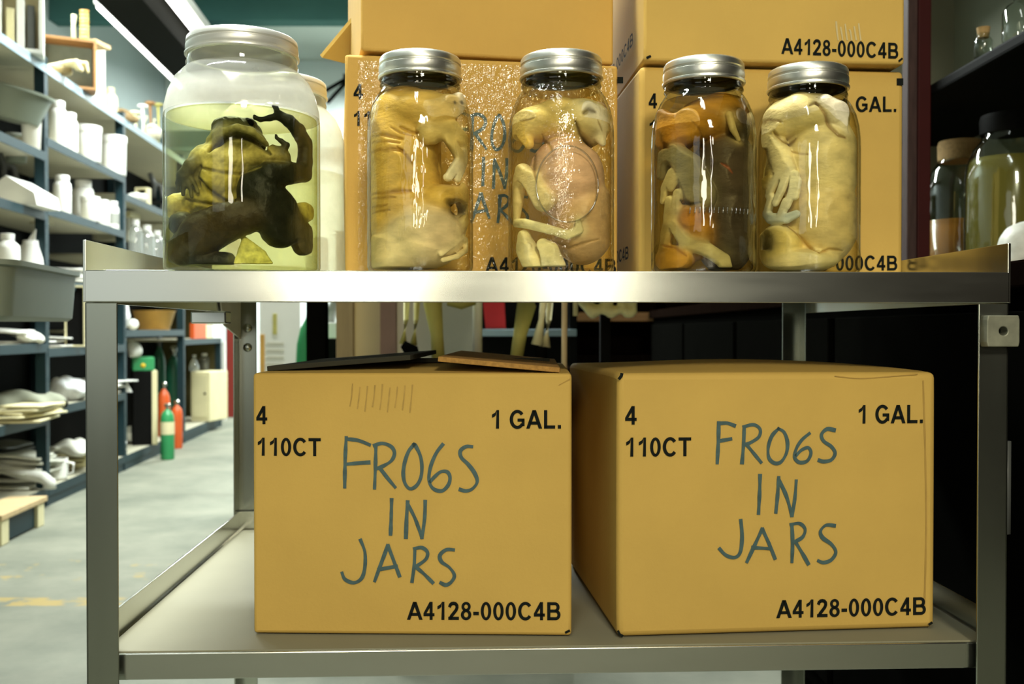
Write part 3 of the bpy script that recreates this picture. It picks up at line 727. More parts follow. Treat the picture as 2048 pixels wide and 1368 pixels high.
# ---- specimens
YEL = (.70, .46, .10); YELP = (.72, .56, .22); PALE = (.74, .62, .36); PINK = (.70, .45, .31); WHT = (.84, .77, .56); DRK = (.045, .038, .024); GRY = (.30, .28, .20); ORG = (.66, .29, .03); DKG = (.10, .08, .065)
class Jar:
    """pixel -> point inside one jar; every centre is kept inside the glass, pressed at most a little against it"""
    def __init__(s, X0, D, Rc): s.X0, s.D, s.Rc, s.s, s.pr = X0, D, Rc, D / FPX, []
    def pt(s, px, py, dy, r):
        lim = max(s.Rc - .72 * r, .002); y = dy
        for _ in range(3):
            v = at(px, py, s.D + y); x = v.x - s.X0
            if math.hypot(x, dy) > lim:
                x = max(-lim * .985, min(lim * .985, x)); y = math.copysign(min(abs(dy), math.sqrt(lim * lim - x * x)), dy)
        v = at(px, py, s.D + y)
        return (s.X0 + x, s.D + y, v.z)
    def surf(s, px, py, dep=0):
        v = at(px, py, s.D - s.Rc * .8); x = max(-s.Rc * .97, min(s.Rc * .97, v.x - s.X0)); y = -math.sqrt(s.Rc ** 2 - x * x) + dep
        v = at(px, py, s.D + y); return (s.X0 + x, s.D + y, v.z)
    def e(s, px, py, dy, rx, ry, rd, col, **kw):
        s.pr.append(dict(a=s.pt(px, py, dy, min(rx * s.s, rd)), ra=(rx * s.s, rd, ry * s.s), col=col, **kw)); return s
    def c(s, pts, rs, col, **kw):
        P_ = [s.pt(*p, r * s.s) for p, r in zip(pts, rs)]
        s.pr += chain(P_, [r * s.s for r in rs], col, **kw); return s
    def cut(s, pts, r, col=(.25, .15, .04), dep=0.0, fall=0, amp=None):
        rr = max(r) if isinstance(r, list) else r
        s.pr.append(dict(groove=[(s.surf(*p)[0], s.surf(*p)[2]) for p in pts], r=rr * s.s * 1.15, amp=amp or max(rr * s.s * 1.3, dep * 1.5), y=s.D + .005, col=col)); return s
    def obj(s, name, m, label, cat, group=None, voxel=.0011, k=.0035, **kw):
        z0 = TZ + .0085
        o = organic_obj(name, s.pr, voxel, m, origin=(s.X0, s.D, z0), k=k, clip=(s.X0, s.D, s.Rc, z0), **kw)
        return tag(o, label, cat, group)
M_frog = mat_vcol('frog_skin', .5, .25, 420, .45, 120, .25)
M_pig = mat_vcol('preserved_skin', .42, .35, 190, .32, 38, .35, streak=(1, 1, 2.0))
# bullfrog
BEL = (.56, .46, .10); BEL2 = (.70, .60, .22); OLV = (.20, .18, .045); FD = (.011, .012, .007); FB = (.060, .042, .014)
F = Jar(xb, DB, RB - .0045)
F.e(440, 360, -.014, 62, 46, .042, BEL).e(452, 322, -.016, 70, 36, .040, BEL2).e(430, 400, -.006, 60, 40, .040, BEL)
F.e(476, 285, -.018, 54, 34, .040, OLV, k=.003)
F.c([(421, 280, -.034), (449, 262, -.052), (475, 256, -.060), (502, 263, -.052), (530, 290, -.034)], [8, 8, 8, 8, 8], (.30, .27, .10), k=.002)
F.e(475, 262, -.006, 46, 24, .042, (.028, .034, .018), k=.003).e(443, 250, -.020, 15, 14, .010, FD, k=.002).e(498, 250, -.020, 15, 14, .010, FD, k=.002)
F.cut([(415, 296), (421, 286), (449, 269), (475, 263), (502, 270), (529, 297), (536, 304)], 4.5, (.03, .028, .012), amp=.004)
F.cut([(400, 330), (440, 338), (490, 336), (520, 330)], 3, (.2, .17, .05)).cut([(395, 352), (410, 372), (435, 392), (470, 398)], 4, (.10, .085, .03)).cut([(396, 326), (388, 345), (392, 366)], 5, (.06, .055, .025)).cut([(355, 392), (385, 398), (420, 402), (450, 400)], 3, (.2, .16, .04))
F.c([(408, 308, -.036), (384, 332, -.048), (366, 352, -.050)], [18, 15, 12], (.030, .032, .018), k=.0015)
for q in ([(366, 350), (368, 374), (366, 394)], [(372, 352), (380, 374), (384, 396)], [(362, 346), (356, 366), (356, 382)], [(376, 348), (390, 366), (396, 384)]): F.c([(a, b, -.050) for a, b in q], [7, 5, 3.5][:len(q)], (.028, .03, .016), k=.0012)
F.c([(508, 312, -.034), (540, 312, -.042), (566, 312, -.040)], [20, 17, 14], (.44, .35, .10), k=.002)
for q in ([(566, 302), (573, 290), (562, 282), (553, 276), (552, 270)], [(562, 300), (546, 296), (530, 300), (520, 302)], [(572, 312), (576, 322)]): F.c([(a, b, -.042) for a, b in q], [8, 6, 4.5, 3.5, 2.5][:len(q)], FD, k=.0012)
F.c([(516, 372, -.042), (540, 352, -.046), (575, 346, -.042), (604, 346, -.030)], [36, 27, 22, 18], FD, k=.002)
F.c([(604, 346, -.030), (615, 322, -.028), (612, 290, -.030), (596, 262, -.034), (578, 242, -.036), (560, 232, -.036)], [18, 16, 15, 14, 12, 10], FD, k=.002)
F.c([(560, 230, -.036), (540, 236, -.038), (522, 239, -.038), (511, 236, -.038), (509, 231, -.038)], [8, 6, 5, 4, 3], FD, k=.0015)
F.c([(556, 228, -.036), (552, 216, -.036), (546, 212, -.036)], [7, 5, 3.5], FD, k=.0015)
F.c([(520, 385, -.040), (548, 425, -.044), (560, 455, -.040)], [44, 46, 40], FD, k=.003)
F.c([(575, 450, -.036), (598, 470, -.036), (603, 490, -.036), (624, 492, -.026)], [34, 26, 21, 15], FB, k=.002)
F.c([(521, 425, -.048), (460, 440, -.052), (405, 468, -.046), (365, 500, -.032)], [32, 38, 42, 30], (.042, .028, .010), k=.0025)
F.c([(345, 508, -.026), (400, 522, -.044), (455, 520, -.046)], [20, 20, 15], FD, k=.002)
F.e(366, 448, -.034, 28, 24, .014, FD, k=.0015).e(362, 415, -.014, 34, 28, .022, BEL).e(608, 425, -.016, 24, 20, .016, BEL)
for k_ in range(6): F.c([(490 + k_ * 7, 480 + k_ * 5, -.046), (474 + k_ * 13, 530, -.058)], [6.5, 7.5], (.72, .68, .18), k=.0004)
frog = F.obj('bullfrog', M_frog, 'dark preserved bullfrog with yellow belly and one raised hind leg', 'frog', None, .0011, .004, wob=.00025, wobs=420)
for px in (441, 500):
    MB().ball((0, 0, 0), .0042, 2).build('eye', M_black, frog, True, Vector(F.pt(px, 246, -.028, .004)) - frog.location)
GP = 'preserved pigs in the jars'
# wrinkled yellow pig
A_ = Jar(xa, DA, RA - .0042)
A_.c([(812, 245, .0), (800, 320, -.002), (800, 410, -.002)], [72, 80, 82], YEL).e(845, 228, -.012, 70, 46, .036, YEL).e(790, 350, -.012, 60, 80, .040, (.72, .48, .11))
A_.e(845, 470, -.006, 84, 70, .048, PALE).e(800, 505, .0, 66, 56, .045, PALE).e(862, 470, -.016, 62, 60, .038, (.72, .56, .36))
A_.c([(862, 230, -.030), (895, 216, -.036), (915, 208, -.036)], [38, 26, 19], (.66, .46, .14), k=.003).e(917, 207, -.046, 20, 22, .005, WHT, k=.0005)
for px in (909, 922): A_.cut([(px, 203), (px, 207)], 3.6, DRK, .002, .0006)
A_.c([(858, 262, -.036), (898, 264, -.040), (926, 286, -.034), (932, 302, -.030)], [26, 25, 18, 11], (.66, .50, .18), k=.0015)
A_.c([(892, 286, -.036), (915, 312, -.034), (922, 322, -.032)], [18, 15, 10], YELP, k=.0012)
A_.c([(922, 310, -.034), (905, 334, -.038), (896, 352, -.040)], [14, 16, 11], WHT, k=.0012).c([(926, 318, -.032), (918, 340, -.036), (914, 356, -.036)], [12, 12, 9], WHT, k=.0012)
A_.e(934, 415, -.020, 16, 50, .018, YELP).e(888, 400, -.026, 52, 30, .026, YEL)
A_.c([(882, 507, -.046), (905, 489, -.046), (924, 475, -.042), (935, 482, -.038), (932, 500, -.040), (914, 513, -.046), (886, 520, -.046)], [6, 6, 6.5, 6.5, 6, 5.5, 5], (.84, .72, .44), k=.0005)
A_.cut([(900, 405), (915, 412), (922, 420)], [9, 15, 8], DRK, .004, .0008).cut([(884, 285), (888, 310), (884, 335)], [6, 14, 8], DRK, .008, .0008)
for q, r_ in (([(737, 274), (770, 270), (805, 275)], 4), ([(737, 286), (768, 283), (800, 284)], 3), ([(737, 305), (765, 299), (806, 299)], 4.5), ([(737, 389), (770, 386), (800, 382), (826, 379)], 4), ([(737, 398), (770, 395), (792, 394)], 2.6), ([(737, 415), (760, 412), (775, 409)], 2.6), ([(800, 250), (818, 258), (838, 262)], 3), ([(780, 252), (800, 262), (830, 268)], 2), ([(795, 292), (815, 310), (830, 330)], 2.5), ([(737, 428), (758, 422), (780, 420)], 2)):
    A_.cut(q, r_, (.36, .20, .03), .0004)
A_.obj('fetal_pig', M_pig, 'wrinkled yellow preserved pig with pale snout and curled cord', 'pig', GP)
# pink-bellied pig
B_ = Jar(xb2, DBb, RA - .0042)
B_.e(1132, 358, -.004, 76, 84, .048, PINK).e(1165, 440, .0, 66, 90, .046, (.64, .42, .22)).e(1160, 248, -.006, 62, 48, .042, YELP).e(1075, 250, -.010, 54, 34, .034, (.74, .56, .2))
B_.c([(1120, 232, -.014), (1060, 250, -.030), (1030, 262, -.024)], [38, 30, 20], (.74, .54, .18), k=.003).c([(1050, 268, -.036), (1058, 288, -.036)], [17, 10], YEL, k=.0015)
B_.c([(1172, 226, -.042), (1190, 250, -.042), (1205, 285, -.036)], [24, 26, 8], WHT, k=.0012)
B_.cut([(1150, 240), (1160, 262), (1180, 282), (1206, 300)], 3.4, (.14, .09, .04)).cut([(1168, 226), (1178, 220), (1190, 224)], [4, 6, 3], (.10, .07, .03), .001).cut([(1196, 240), (1206, 262)], 1.8, (.4, .28, .12))
B_.c([(1088, 400, -.040), (1066, 362, -.042), (1046, 346, -.040), (1030, 368, -.034), (1026, 405, -.028), (1027, 432, -.026)], [23, 21, 18, 15, 12, 9], (.76, .62, .32), k=.0015)
B_.c([(1016, 446, -.028), (1050, 447, -.044), (1095, 458, -.048), (1135, 470, -.048), (1157, 460, -.047), (1156, 442, -.047)], [9, 9.5, 9, 9, 9, 6], (.80, .72, .42), k=.0006)
B_.c([(1070, 535, -.030), (1052, 496, -.040), (1048, 474, -.042)], [22, 21, 14], (.80, .70, .38), k=.0015).c([(1112, 535, -.038), (1098, 502, -.046), (1086, 490, -.046)], [20, 19, 13], (.80, .70, .38), k=.0015)
for bx, by in ((1040, 507), (1056, 512), (1088, 524), (1108, 524)): B_.c([(bx, by - 18, -.043), (bx + 1, by + 4, -.045)], [8, 6.5], WHT, k=.0008)
B_.cut([(1072, 300), (1068, 330), (1072, 360)], 3, (.3, .18, .05)).cut([(1085, 262), (1100, 280), (1104, 300)], 2.2, (.42, .27, .06)).cut([(1040, 242), (1054, 240), (1068, 236)], 2, (.2, .12, .03)).cut([(1210, 316), (1222, 322), (1228, 336)], 2.2, (.3, .15, .08)).cut([(1105, 470), (1140, 492), (1200, 478)], 2, (.42, .26, .1))
B_.obj('fetal_pig', M_pig, 'preserved pig with swollen pink belly and folded pale ear', 'pig', GP)
# dark grey pig
C_ = Jar(xc, DC, RA - .0042)
C_.e(1448, 352, -.002, 66, 92, .048, DKG).e(1450, 450, .0, 64, 100, .048, (.085, .07, .06)).e(1425, 245, .0, 76, 48, .042, (.46, .25, .04)).e(1350, 268, -.008, 44, 40, .034, ORG)
C_.c([(1440, 228, -.014), (1380, 250, -.032), (1338, 272, -.034)], [42, 34, 25], (.62, .32, .04), k=.003).c([(1325, 232, -.03), (1340, 238, -.036), (1356, 232, -.038)], [14, 12, 6], (.30, .14, .03), k=.001)
C_.c([(1474, 236, -.040), (1482, 258, -.040), (1490, 290, -.034)], [20, 20, 5], (.026, .025, .022), k=.0008).c([(1458, 230, -.042), (1466, 258, -.043), (1478, 280, -.042)], [8, 7, 4], (.80, .68, .36), k=.0006)
C_.c([(1400, 392, -.040), (1378, 335, -.044), (1352, 308, -.042), (1332, 316, -.036), (1322, 350, -.030)], [32, 28, 22, 17, 11], GRY, k=.0015)
for q, r_ in (([(1346, 348), (1332, 378)], 12), ([(1352, 356), (1342, 376)], 9), ([(1357, 388), (1350, 422)], 11), ([(1330, 388), (1327, 402)], 8), ([(1341, 402), (1336, 436)], 11), ([(1352, 420), (1344, 445)], 10)):
    C_.c([(a, b, -.040) for a, b in q], [r_, r_ * .85], (.78, .70, .46), k=.001)
C_.c([(1345, 430, -.038), (1334, 470, -.036), (1328, 505, -.032)], [15, 13, 11], (.50, .38, .16), k=.0015)
C_.c([(1350, 452, -.044), (1372, 484, -.047), (1415, 500, -.048), (1446, 520, -.046), (1455, 545, -.044)], [12, 14, 14, 14, 12], (.60, .55, .34), k=.0008)
C_.e(1378, 440, -.018, 34, 38, .032, ORG).e(1350, 518, -.018, 40, 28, .034, (.72, .40, .07)).e(1395, 470, -.014, 30, 50, .034, (.56, .29, .05))
C_.cut([(1316, 262), (1330, 282), (1340, 296)], 3, (.2, .09, .02)).cut([(1380, 240), (1400, 262), (1412, 286)], 2, (.4, .2, .03)).cut([(1362, 400), (1380, 408), (1398, 404)], 3, DRK, .001).cut([(1330, 490), (1352, 496), (1372, 512)], 2.6, (.36, .16, .03))
C_.cut([(1440, 325), (1452, 334), (1462, 346)], 2, (.35, .10, .05))
C_.obj('fetal_pig', M_pig, 'dark grey preserved pig with orange head and black ear', 'pig', GP)
# pale cream pig
D_ = Jar(xd, DDd, RA - .0042)
CRM = (.74, .60, .28)
D_.e(1638, 330, -.002, 76, 108, .050, CRM).e(1640, 440, -.002, 74, 95, .050, (.68, .52, .22)).e(1612, 238, -.004, 84, 48, .044, (.68, .55, .22))
D_.c([(1600, 226, -.024), (1560, 246, -.036), (1534, 254, -.030)], [40, 32, 20], (.72, .58, .24), k=.003)
D_.cut([(1512, 246), (1530, 242), (1548, 240), (1566, 243)], 3, (.24, .15, .05)).cut([(1556, 262), (1574, 278), (1590, 282), (1600, 270)], 2.6, (.36, .24, .07)).cut([(1590, 296), (1604, 304), (1622, 308)], 1.8, (.4, .28, .1))
D_.c([(1650, 206, -.040), (1672, 226, -.044), (1690, 264, -.038)], [17, 25, 6], (.88, .80, .60), k=.0008)
D_.cut([(1630, 202), (1648, 226), (1660, 252), (1674, 270), (1690, 276)], 3.4, (.28, .17, .06)).cut([(1616, 210), (1626, 204), (1636, 208)], 2.6, (.2, .13, .05))
D_.c([(1546, 275, -.038), (1562, 315, -.046), (1574, 345, -.047)], [23, 27, 21], (.76, .64, .34), k=.0018)
for q in ([(1562, 348), (1550, 372), (1542, 392)], [(1574, 350), (1564, 380), (1554, 406)], [(1590, 350), (1586, 380), (1574, 412)], [(1548, 396), (1540, 420)], [(1574, 404), (1564, 428)], [(1594, 362), (1590, 392)]):
    D_.c([(a, b, -.048) for a, b in q], [9.5, 8.5, 7.5][:len(q)], (.80, .72, .46), k=.0006)
D_.c([(1524, 428, -.040), (1546, 437, -.047), (1574, 437, -.048), (1593, 428, -.048)], [10, 11, 10, 8], (.62, .66, .58), k=.0005)
D_.e(1530, 345, -.028, 14, 44, .014, (.66, .46, .10)).e(1562, 490, -.020, 44, 42, .034, (.76, .58, .18)).e(1600, 522, -.014, 72, 24, .040, (.70, .58, .28))
D_.cut([(1528, 470), (1540, 482), (1548, 496)], [8, 13, 8], DRK, .004).cut([(1582, 450), (1610, 476), (1636, 506)], 2.4, (.40, .25, .06)).cut([(1636, 506), (1660, 496), (1690, 500)], 2, (.42, .28, .08)).cut([(1520, 300), (1526, 330), (1536, 350)], [4, 7, 4], (.12, .08, .03), .001)
D_.obj('fetal_pig', M_pig, 'pale cream preserved pig with a white ear and folded hand', 'pig', GP)
# ================================================================== steel shelving along the aisle
SA = math.atan2(1, -.0835)
def sx(Y, ins): return -1.5556 - .0835 * Y - ins
def S(px, ins):
    r = (px - 1024) / FPX; Y = (1.5556 + ins) / (-r - .0835); return r * Y, Y, Y / FPX
UY0 = 4.06
unit = thing('shelving_unit', 'teal steel shelving unit full of containers along the aisle', 'shelf', (sx(UY0, 0), UY0, 0), SA)
PY = [3.04, 4.06, 5.10, 6.33, 7.45]; PT = [(y - UY0) * 1.0035 for y in PY]
LEV = [[1.80, 1.44, 1.20, .93, .665, .37, .075], [1.80, 1.505, 1.225, .93, .645, .40, .075], [1.80, 1.42, 1.11, .72, .075], [1.80, 1.40, 1.10, .66, .075]]
for t in PT:
    for ins in (0, .46):
        b = MB().box(t - .02, t + .02, ins, ins + .003, 0, 1.83); b.box(t - .02, t - .017, ins, ins + (.04 if ins == 0 else -.04), 0, 1.83) if ins == 0 else b.box(t - .02, t - .017, ins - .04, ins, 0, 1.83)
        for k in range(22):
            z = .12 + k * .078
            if ins == 0: b.box(t - .005, t + .006, -.0008, .0005, z, z + .016)
        b.build('post', M_blue, unit)
for i in range(4):
    for z in LEV[i]:
        s_ = MB().box(PT[i] + .004, PT[i + 1] - .004, .004, .455, z - .014, z).build('shelf', M_shelfpale, unit)
        MB().box(PT[i] + .002, PT[i + 1] - .002, -.002, .003, z - .036, z + .001, .001).build('edge_strip', M_bluel if z > 1.6 else M_blue, s_)  # top edges paler, the light on them put into the colour
    MB().box(PT[i] + .02, PT[i + 1] - .02, .004, .008, 0, .045).build('kick_plate', M_blue, unit)
    MB().box(PT[i] + .004, PT[i + 1] - .004, .466, .469, .02, 1.795).build('back_panel', M_black, unit)  # black sheets added to stand for the shaded voids behind the shelves
def pot(kind, px, z, wpx, hpx, ins, m, label, cat='container', lidm=None, name=None, group=None, pos=None):
    X, Y, k = S(px, ins) if pos is None else (pos[0], pos[1], pos[1] / FPX)
    r, h = wpx * k / 2, hpx * k
    PR = {'tub': ([(.93, 0), (.97, .02), (1, .82), (1, .84)], [(1.04, .82), (1.05, .98), (1.0, 1.0)]),
          'bucket': ([(.84, 0), (.88, .02), (1, .9), (1.05, .9), (1.05, .93)], [(1.06, .92), (1.06, .99), (.98, 1.0)]),
          'bottle': ([(.94, 0), (1, .03), (1, .62), (.92, .72), (.55, .82), (.5, .84), (.5, .86)], [(.56, .85), (.57, .99), (.52, 1.0)]),
          'wide': ([(.94, 0), (1, .03), (1, .72), (.9, .80), (.72, .84), (.72, .86)], [(.78, .85), (.79, .985), (.74, 1.0)]),
          'flask': ([(.9, 0), (1, .05), (.95, .3), (.6, .62), (.3, .74), (.28, .95)], [(.34, .94), (.34, .99), (.3, 1.0)]),
          'gas': ([(.93, 0), (1, .02), (1, .70), (.93, .78), (.7, .84), (.35, .88), (.3, .9)], [(.26, .90), (.26, .94), (.45, .945), (.45, .985), (.3, 1.0)])}
    bp, lp = PR[kind]
    e = thing(name or 'plastic_jar', label, cat, (X, Y, z + .0006), 0, group)
    MB().lathe([(0, 0)] + [(a * r, b * h) for a, b in bp] + [(bp[-1][0] * r * .9, bp[-1][1] * h), (0, bp[-1][1] * h)], 28).build('body', m, e, 'auto')
    MB().lathe([(lp[0][0] * r, lp[0][1] * h)] + [(a * r, b * h) for a, b in lp] + [(0, h)], 28).build('lid' if kind != 'gas' else 'valve', lidm or m, e, 'auto')
    return e
def crate(px, z, wpx, h, dep, ins, m, label, cat, name, rz=0, t=.012, inner=None, pos=None, open_front=True):
    """open-fronted wooden box seen along the shelf: panels in one frame mesh + back"""
    X, Y, k = S(px, ins) if pos is None else (pos[0], pos[1], pos[1] / FPX); wd = wpx * k if wpx > 1 else wpx
    e = thing(name, label, cat, (X, Y, z + .0006), rz)
    b = MB().box(-wd / 2, wd / 2, 0, dep, 0, t); b.box(-wd / 2, wd / 2, 0, dep, h - t, h); b.box(-wd / 2, -wd / 2 + t, 0, dep, t, h - t); b.box(wd / 2 - t, wd / 2, 0, dep, t, h - t)
    b.build('frame', m, e, bevel=.001)
    MB().box(-wd / 2 + t, wd / 2 - t, dep - t if open_front else t, dep - t * .3 if open_front else t * 1.5, t, h - t).build('panel', inner or m, e)
    return e
def papers(px, z, wpx, n, ins, label, m=M_white2, name='paper_stack', pos=None, th=.008, rz0=0, wv=.012):
    X, Y, k = S(px, ins) if pos is None else (pos[0], pos[1], pos[1] / FPX); wd = wpx * k
    e = thing(name, label, 'paper', (X, Y, z + .001), rz0)
    for i in range(n):
        bm = bmesh.new(); sd = random.random() * 9; g = []
        w2, d2 = wd * random.uniform(.8, 1), .30 * random.uniform(.8, 1); a = random.uniform(-.25, .25); ox, oy = random.uniform(-.02, .02), random.uniform(-.02, .04)
        for u in range(9):
            row = []
            for v in range(9):
                x, y = (u / 8 - .5) * w2, (v / 8 - .5) * d2
                zz = i * th + wv * .5 * (1 + noise.noise(Vector((x * 5, y * 5, sd)))) * (1 if i else .1)
                row.append(bm.verts.new((x * math.cos(a) - y * math.sin(a) + ox, x * math.sin(a) + y * math.cos(a) + oy, zz)))
            g.append(row)
        for u in range(8):
            for v in range(8): bm.faces.new((g[u][v], g[u + 1][v], g[u + 1][v + 1], g[u][v + 1]))
        me = bpy.data.meshes.new('sheet'); bm.to_mesh(me); bm.free()
        o = link('sheet', me, m, e, True); sl = o.modifiers.new('t', 'SOLIDIFY'); sl.thickness = th * .7; sl.offset = 1
    return e
def lump(name, px, z, rx, ry, rz_, ins, col, m, label, cat, vox=.006, wob=.006, wobs=40, extra=None, pos=None):
    X, Y, k = S(px, ins) if pos is None else (pos[0], pos[1], 1)
    pr = [dict(a=(X, Y, z + rz_ * .9), ra=(rx, ry, rz_), col=col)] + (extra(X, Y, z) if extra else [])
    o = organic_obj(name, pr, vox, m, origin=(X, Y, z + .001), k=.01, clip=(X, Y, 5, z + .001), wob=wob, wobs=wobs)
    return tag(o, label, cat)
M_lump = mat_vcol('soft_lump', .8, .2, 60, .12, 20, .2)
M_bonev = mat_vcol('bone_colour', .55, .2, 120, .18, 40, .4)
SB = 'containers on the steel shelving'
MB().box(PT[4] - .012, PT[4] - .008, .01, .466, .02, 1.795).build('end_panel', mat('olive_board', (.07, .058, .022), .8, spec=.1), unit)
# ---- top shelf
case_ = crate(44, 1.80, 84, .30, .16, .03, M_whitep, 'white display case standing on the top shelf edge', 'case', 'display_case', R(24), .016, M_cream)
X, Y, k = S(44, .10)
for i in range(3):
    hh = (.15, .19, .17)[i]
    b = MB().box(-.014, .014, 0, .10, 0, hh, .003); tag(b.build('book', (M_cream, M_white2, M_greyd)[i], None, False, tuple(case_.location + Matrix.Rotation(R(24), 3, 'Z') @ Vector((-.035 + i * .036, .006, .0170))), R(24)), ('cream book leaning in the white display case', 'white book standing in the white display case', 'dark slim book standing in the white display case')[i], 'book', 'books in the white case')
crate(140, 1.80, 104, .225, .12, .05, M_wood, 'brown wooden box lying on its side on the top shelf', 'box', 'wooden_box', R(26), .012, mat('grey_panel_paint', (.20, .24, .22), .6))
crate(160, 2.032, 76, .018, .12, .05, M_woodp, 'small pale wooden plinth under the yellow bone column', 'plinth', 'wooden_plinth', R(-10), .006, M_wood)
X, Y, k = S(172, .085); spine = thing('spine_mount', 'yellow column of vertebrae mounted upright above the wooden box', 'bone', (X, Y, 2.0512))
for i in range(11):
    MB().lathe([(0, 0), (.020, 0), (.017, .008), (.021, .016), (0, .016)], 14, Matrix.Translation((0, 0, i * .0175)) @ Matrix.Diagonal((1.1, .8, 1, 1))).build('vertebra', M_amber if i % 3 == 1 else M_bone, spine, True)
MB().tube([(-.05, 0, 0), (-.052, 0, .12), (-.048, 0, .17)], [.012, .009, .013], 10).build('long_bone', M_bonew, spine, True)
X, Y, k = S(128, -.02)
claw = []
for q in ([(-.09, 0, .03), (-.03, 0, .045), (.02, -.01, .05), (.05, -.02, .02)], [(-.02, .01, .045), (.03, .01, .055), (.075, 0, .05), (.085, 0, .015)], [(-.09, 0, .02), (-.05, .02, .02), (0, .02, .015)], [(0, 0, .05), (.045, -.02, .05), (.07, -.03, .015)]):
    claw += chain([(X + a, Y + .05 + b, 1.80 + c) for a, b, c in q], [.016, .013, .010, .007][:len(q)], (.55, .47, .26))
claw += [dict(a=(X - .03, Y + .06, 1.825), ra=(.045, .03, .022), col=(.35, .26, .12))]
o = organic_obj('bone_claw', claw, .004, M_bonev, origin=(X, Y + .05, 1.801), k=.006, clip=(X, Y, 5, 1.801)); tag(o, 'curled brown skeletal claw lying in front of the wooden box', 'bone')
X, Y, k = S(202, .04)
tag(MB().box(-.025, .025, 0, .30, 0, .31, .003).build('white_board', M_whitep, None, False, (X, Y, 1.801), R(24)), 'tall white board standing on edge beside the wooden box', 'board')
pot('bottle', 224, 1.80, 26, 64, .08, M_cream, 'cream bottle behind the tall white board', 'bottle', name='bottle', group=SB)
lump('skull', 247, 1.80, .055, .07, .045, .06, (.24, .16, .07), M_bonev, 'brown skull lying on the top shelf beyond the white board', 'skull', .004, .002, 60, lambda X, Y, z: [dict(a=(X + .04, Y - .03, z + .03), b=(X + .09, Y - .05, z + .02), ra=.028, rb=.016, col=(.22, .15, .07)), dict(a=(X + .02, Y - .06, z + .05), ra=.016, sub=True, col=(.02, .015, .01))])
def mount(px, h, label, m, ins=.08):
    X, Y, k = S(px, ins); e = thing('bone_mount', label, 'bone', (X, Y, 1.8006), 0, 'small bone mounts on the top shelf')
    MB().lathe([(0, 0), (.04, 0), (.04, .012), (.035, .016), (0, .016)], 20).build('base', M_woodd, e, 'auto')
    MB().tube([(0, 0, .016), (.004, 0, h * .5), (0, 0, h)], [.008, .006, .009], 8).build('shaft', m, e, True)
    MB().ball((0, 0, h), .022, 2, (1.5, 1, .6), .004).build('head_bone', m, e, True)
    MB().tube([(-.03, 0, .016), (-.035, 0, h * .4), (-.02, 0, h * .7)], [.006, .005, .007], 8).build('side_bone', M_bonew, e, True)
for px, h, lb, m in ((272, .13, 'shortest bone mount, next to the brown skull', M_bonew), (287, .20, 'pale bone mount with a flat white head', M_white), (302, .25, 'tall amber bone mount on the top shelf', M_wood), (318, .28, 'tallest bone mount, behind the bullfrog jar edge', M_bone)): mount(px, h, lb, m)
lump('white_skull', 307, 1.80, .05, .06, .05, .02, (.62, .58, .44), M_bonev, 'white skull in front of the bone mounts', 'skull', .004, .002, 60, lambda X, Y, z: [dict(a=(X + .01, Y - .05, z + .06), ra=.014, sub=True, col=(.03, .02, .01))])
# ---- second level
X, Y, k = S(20, .12)
e = thing('bus_tub', 'grey-green tub tilted on top of the pails', 'tub', (X, Y, 1.56)); e.rotation_euler = (0, R(12), 0)
MB().lathe([(0, 0), (.11, 0), (.14, .11), (.15, .11), (.15, .12), (.13, .12), (.105, .01), (0, .01)], 28).build('body', M_greytub, e, 'auto')
pot('bucket', 34, 1.44, 44, 56, .22, M_greytub, 'grey-green pail behind the white lidded pail', 'pail', M_grey, 'pail', SB)
pot('bucket', 70, 1.44, 46, 78, .05, M_white, 'large white lidded pail on the second shelf', 'pail', M_white, 'pail', SB)
for px, w_, h_, ins, lb in ((118, 34, 92, .04, 'tallest white jar beside the first blue post'), (141, 32, 82, .05, 'white jar one along from the tallest white jar'), (160, 34, 72, .12, 'white jar tucked behind the wide white tubs'), (176, 54, 72, .05, 'wide white tub in the row on the second shelf'), (228, 50, 78, .05, 'widest white tub against the second blue post')):
    pot('tub' if w_ > 40 else 'wide', px, 1.505, w_, h_, ins, M_white, lb, 'jar', M_white, group='white plastic jars on the second shelf')
crate(283, 1.42, 26, .12, .05, .10, M_cream, 'cream picture frame leaning beside the microscope', 'picture frame', 'picture_frame', R(-8), .012, M_blackmat)
def microscope(px, z, ins, label, sc=1.0):
    X, Y, k = S(px, ins); e = thing('microscope', label, 'microscope', (X, Y, z + .0006), R(-30)); f = sc
    MB().box(-.05 * f, .05 * f, -.07 * f, .07 * f, 0, .025 * f, .006).build('base', M_black, e)
    MB().tube([(0, .05 * f, .02 * f), (0, .07 * f, .12 * f), (0, .04 * f, .22 * f), (0, 0, .23 * f)], [.018 * f, .016 * f, .018 * f, .016 * f], 12).build('arm', M_greyd, e, True)
    MB().box(-.04 * f, .04 * f, -.05 * f, .04 * f, .09 * f, .105 * f, .002).build('stage', M_black, e)
    MB().tube([(0, -.01 * f, .13 * f), (0, -.01 * f, .22 * f), (0, -.05 * f, .30 * f)], [.012 * f, .02 * f, .016 * f], 12).build('tube', M_greyd, e, True)
    MB().ball((.03 * f, .06 * f, .13 * f), .018 * f, 2).build('knob', M_steel, e, True)
microscope(312, 1.42, .12, 'dark microscope on the second shelf beyond the second post', .85)
lump('cloth_bundle', 277, 1.42, .06, .08, .03, .05, (.7, .7, .64), M_lump, 'white cloth bundle at the foot of the picture frame', 'cloth')
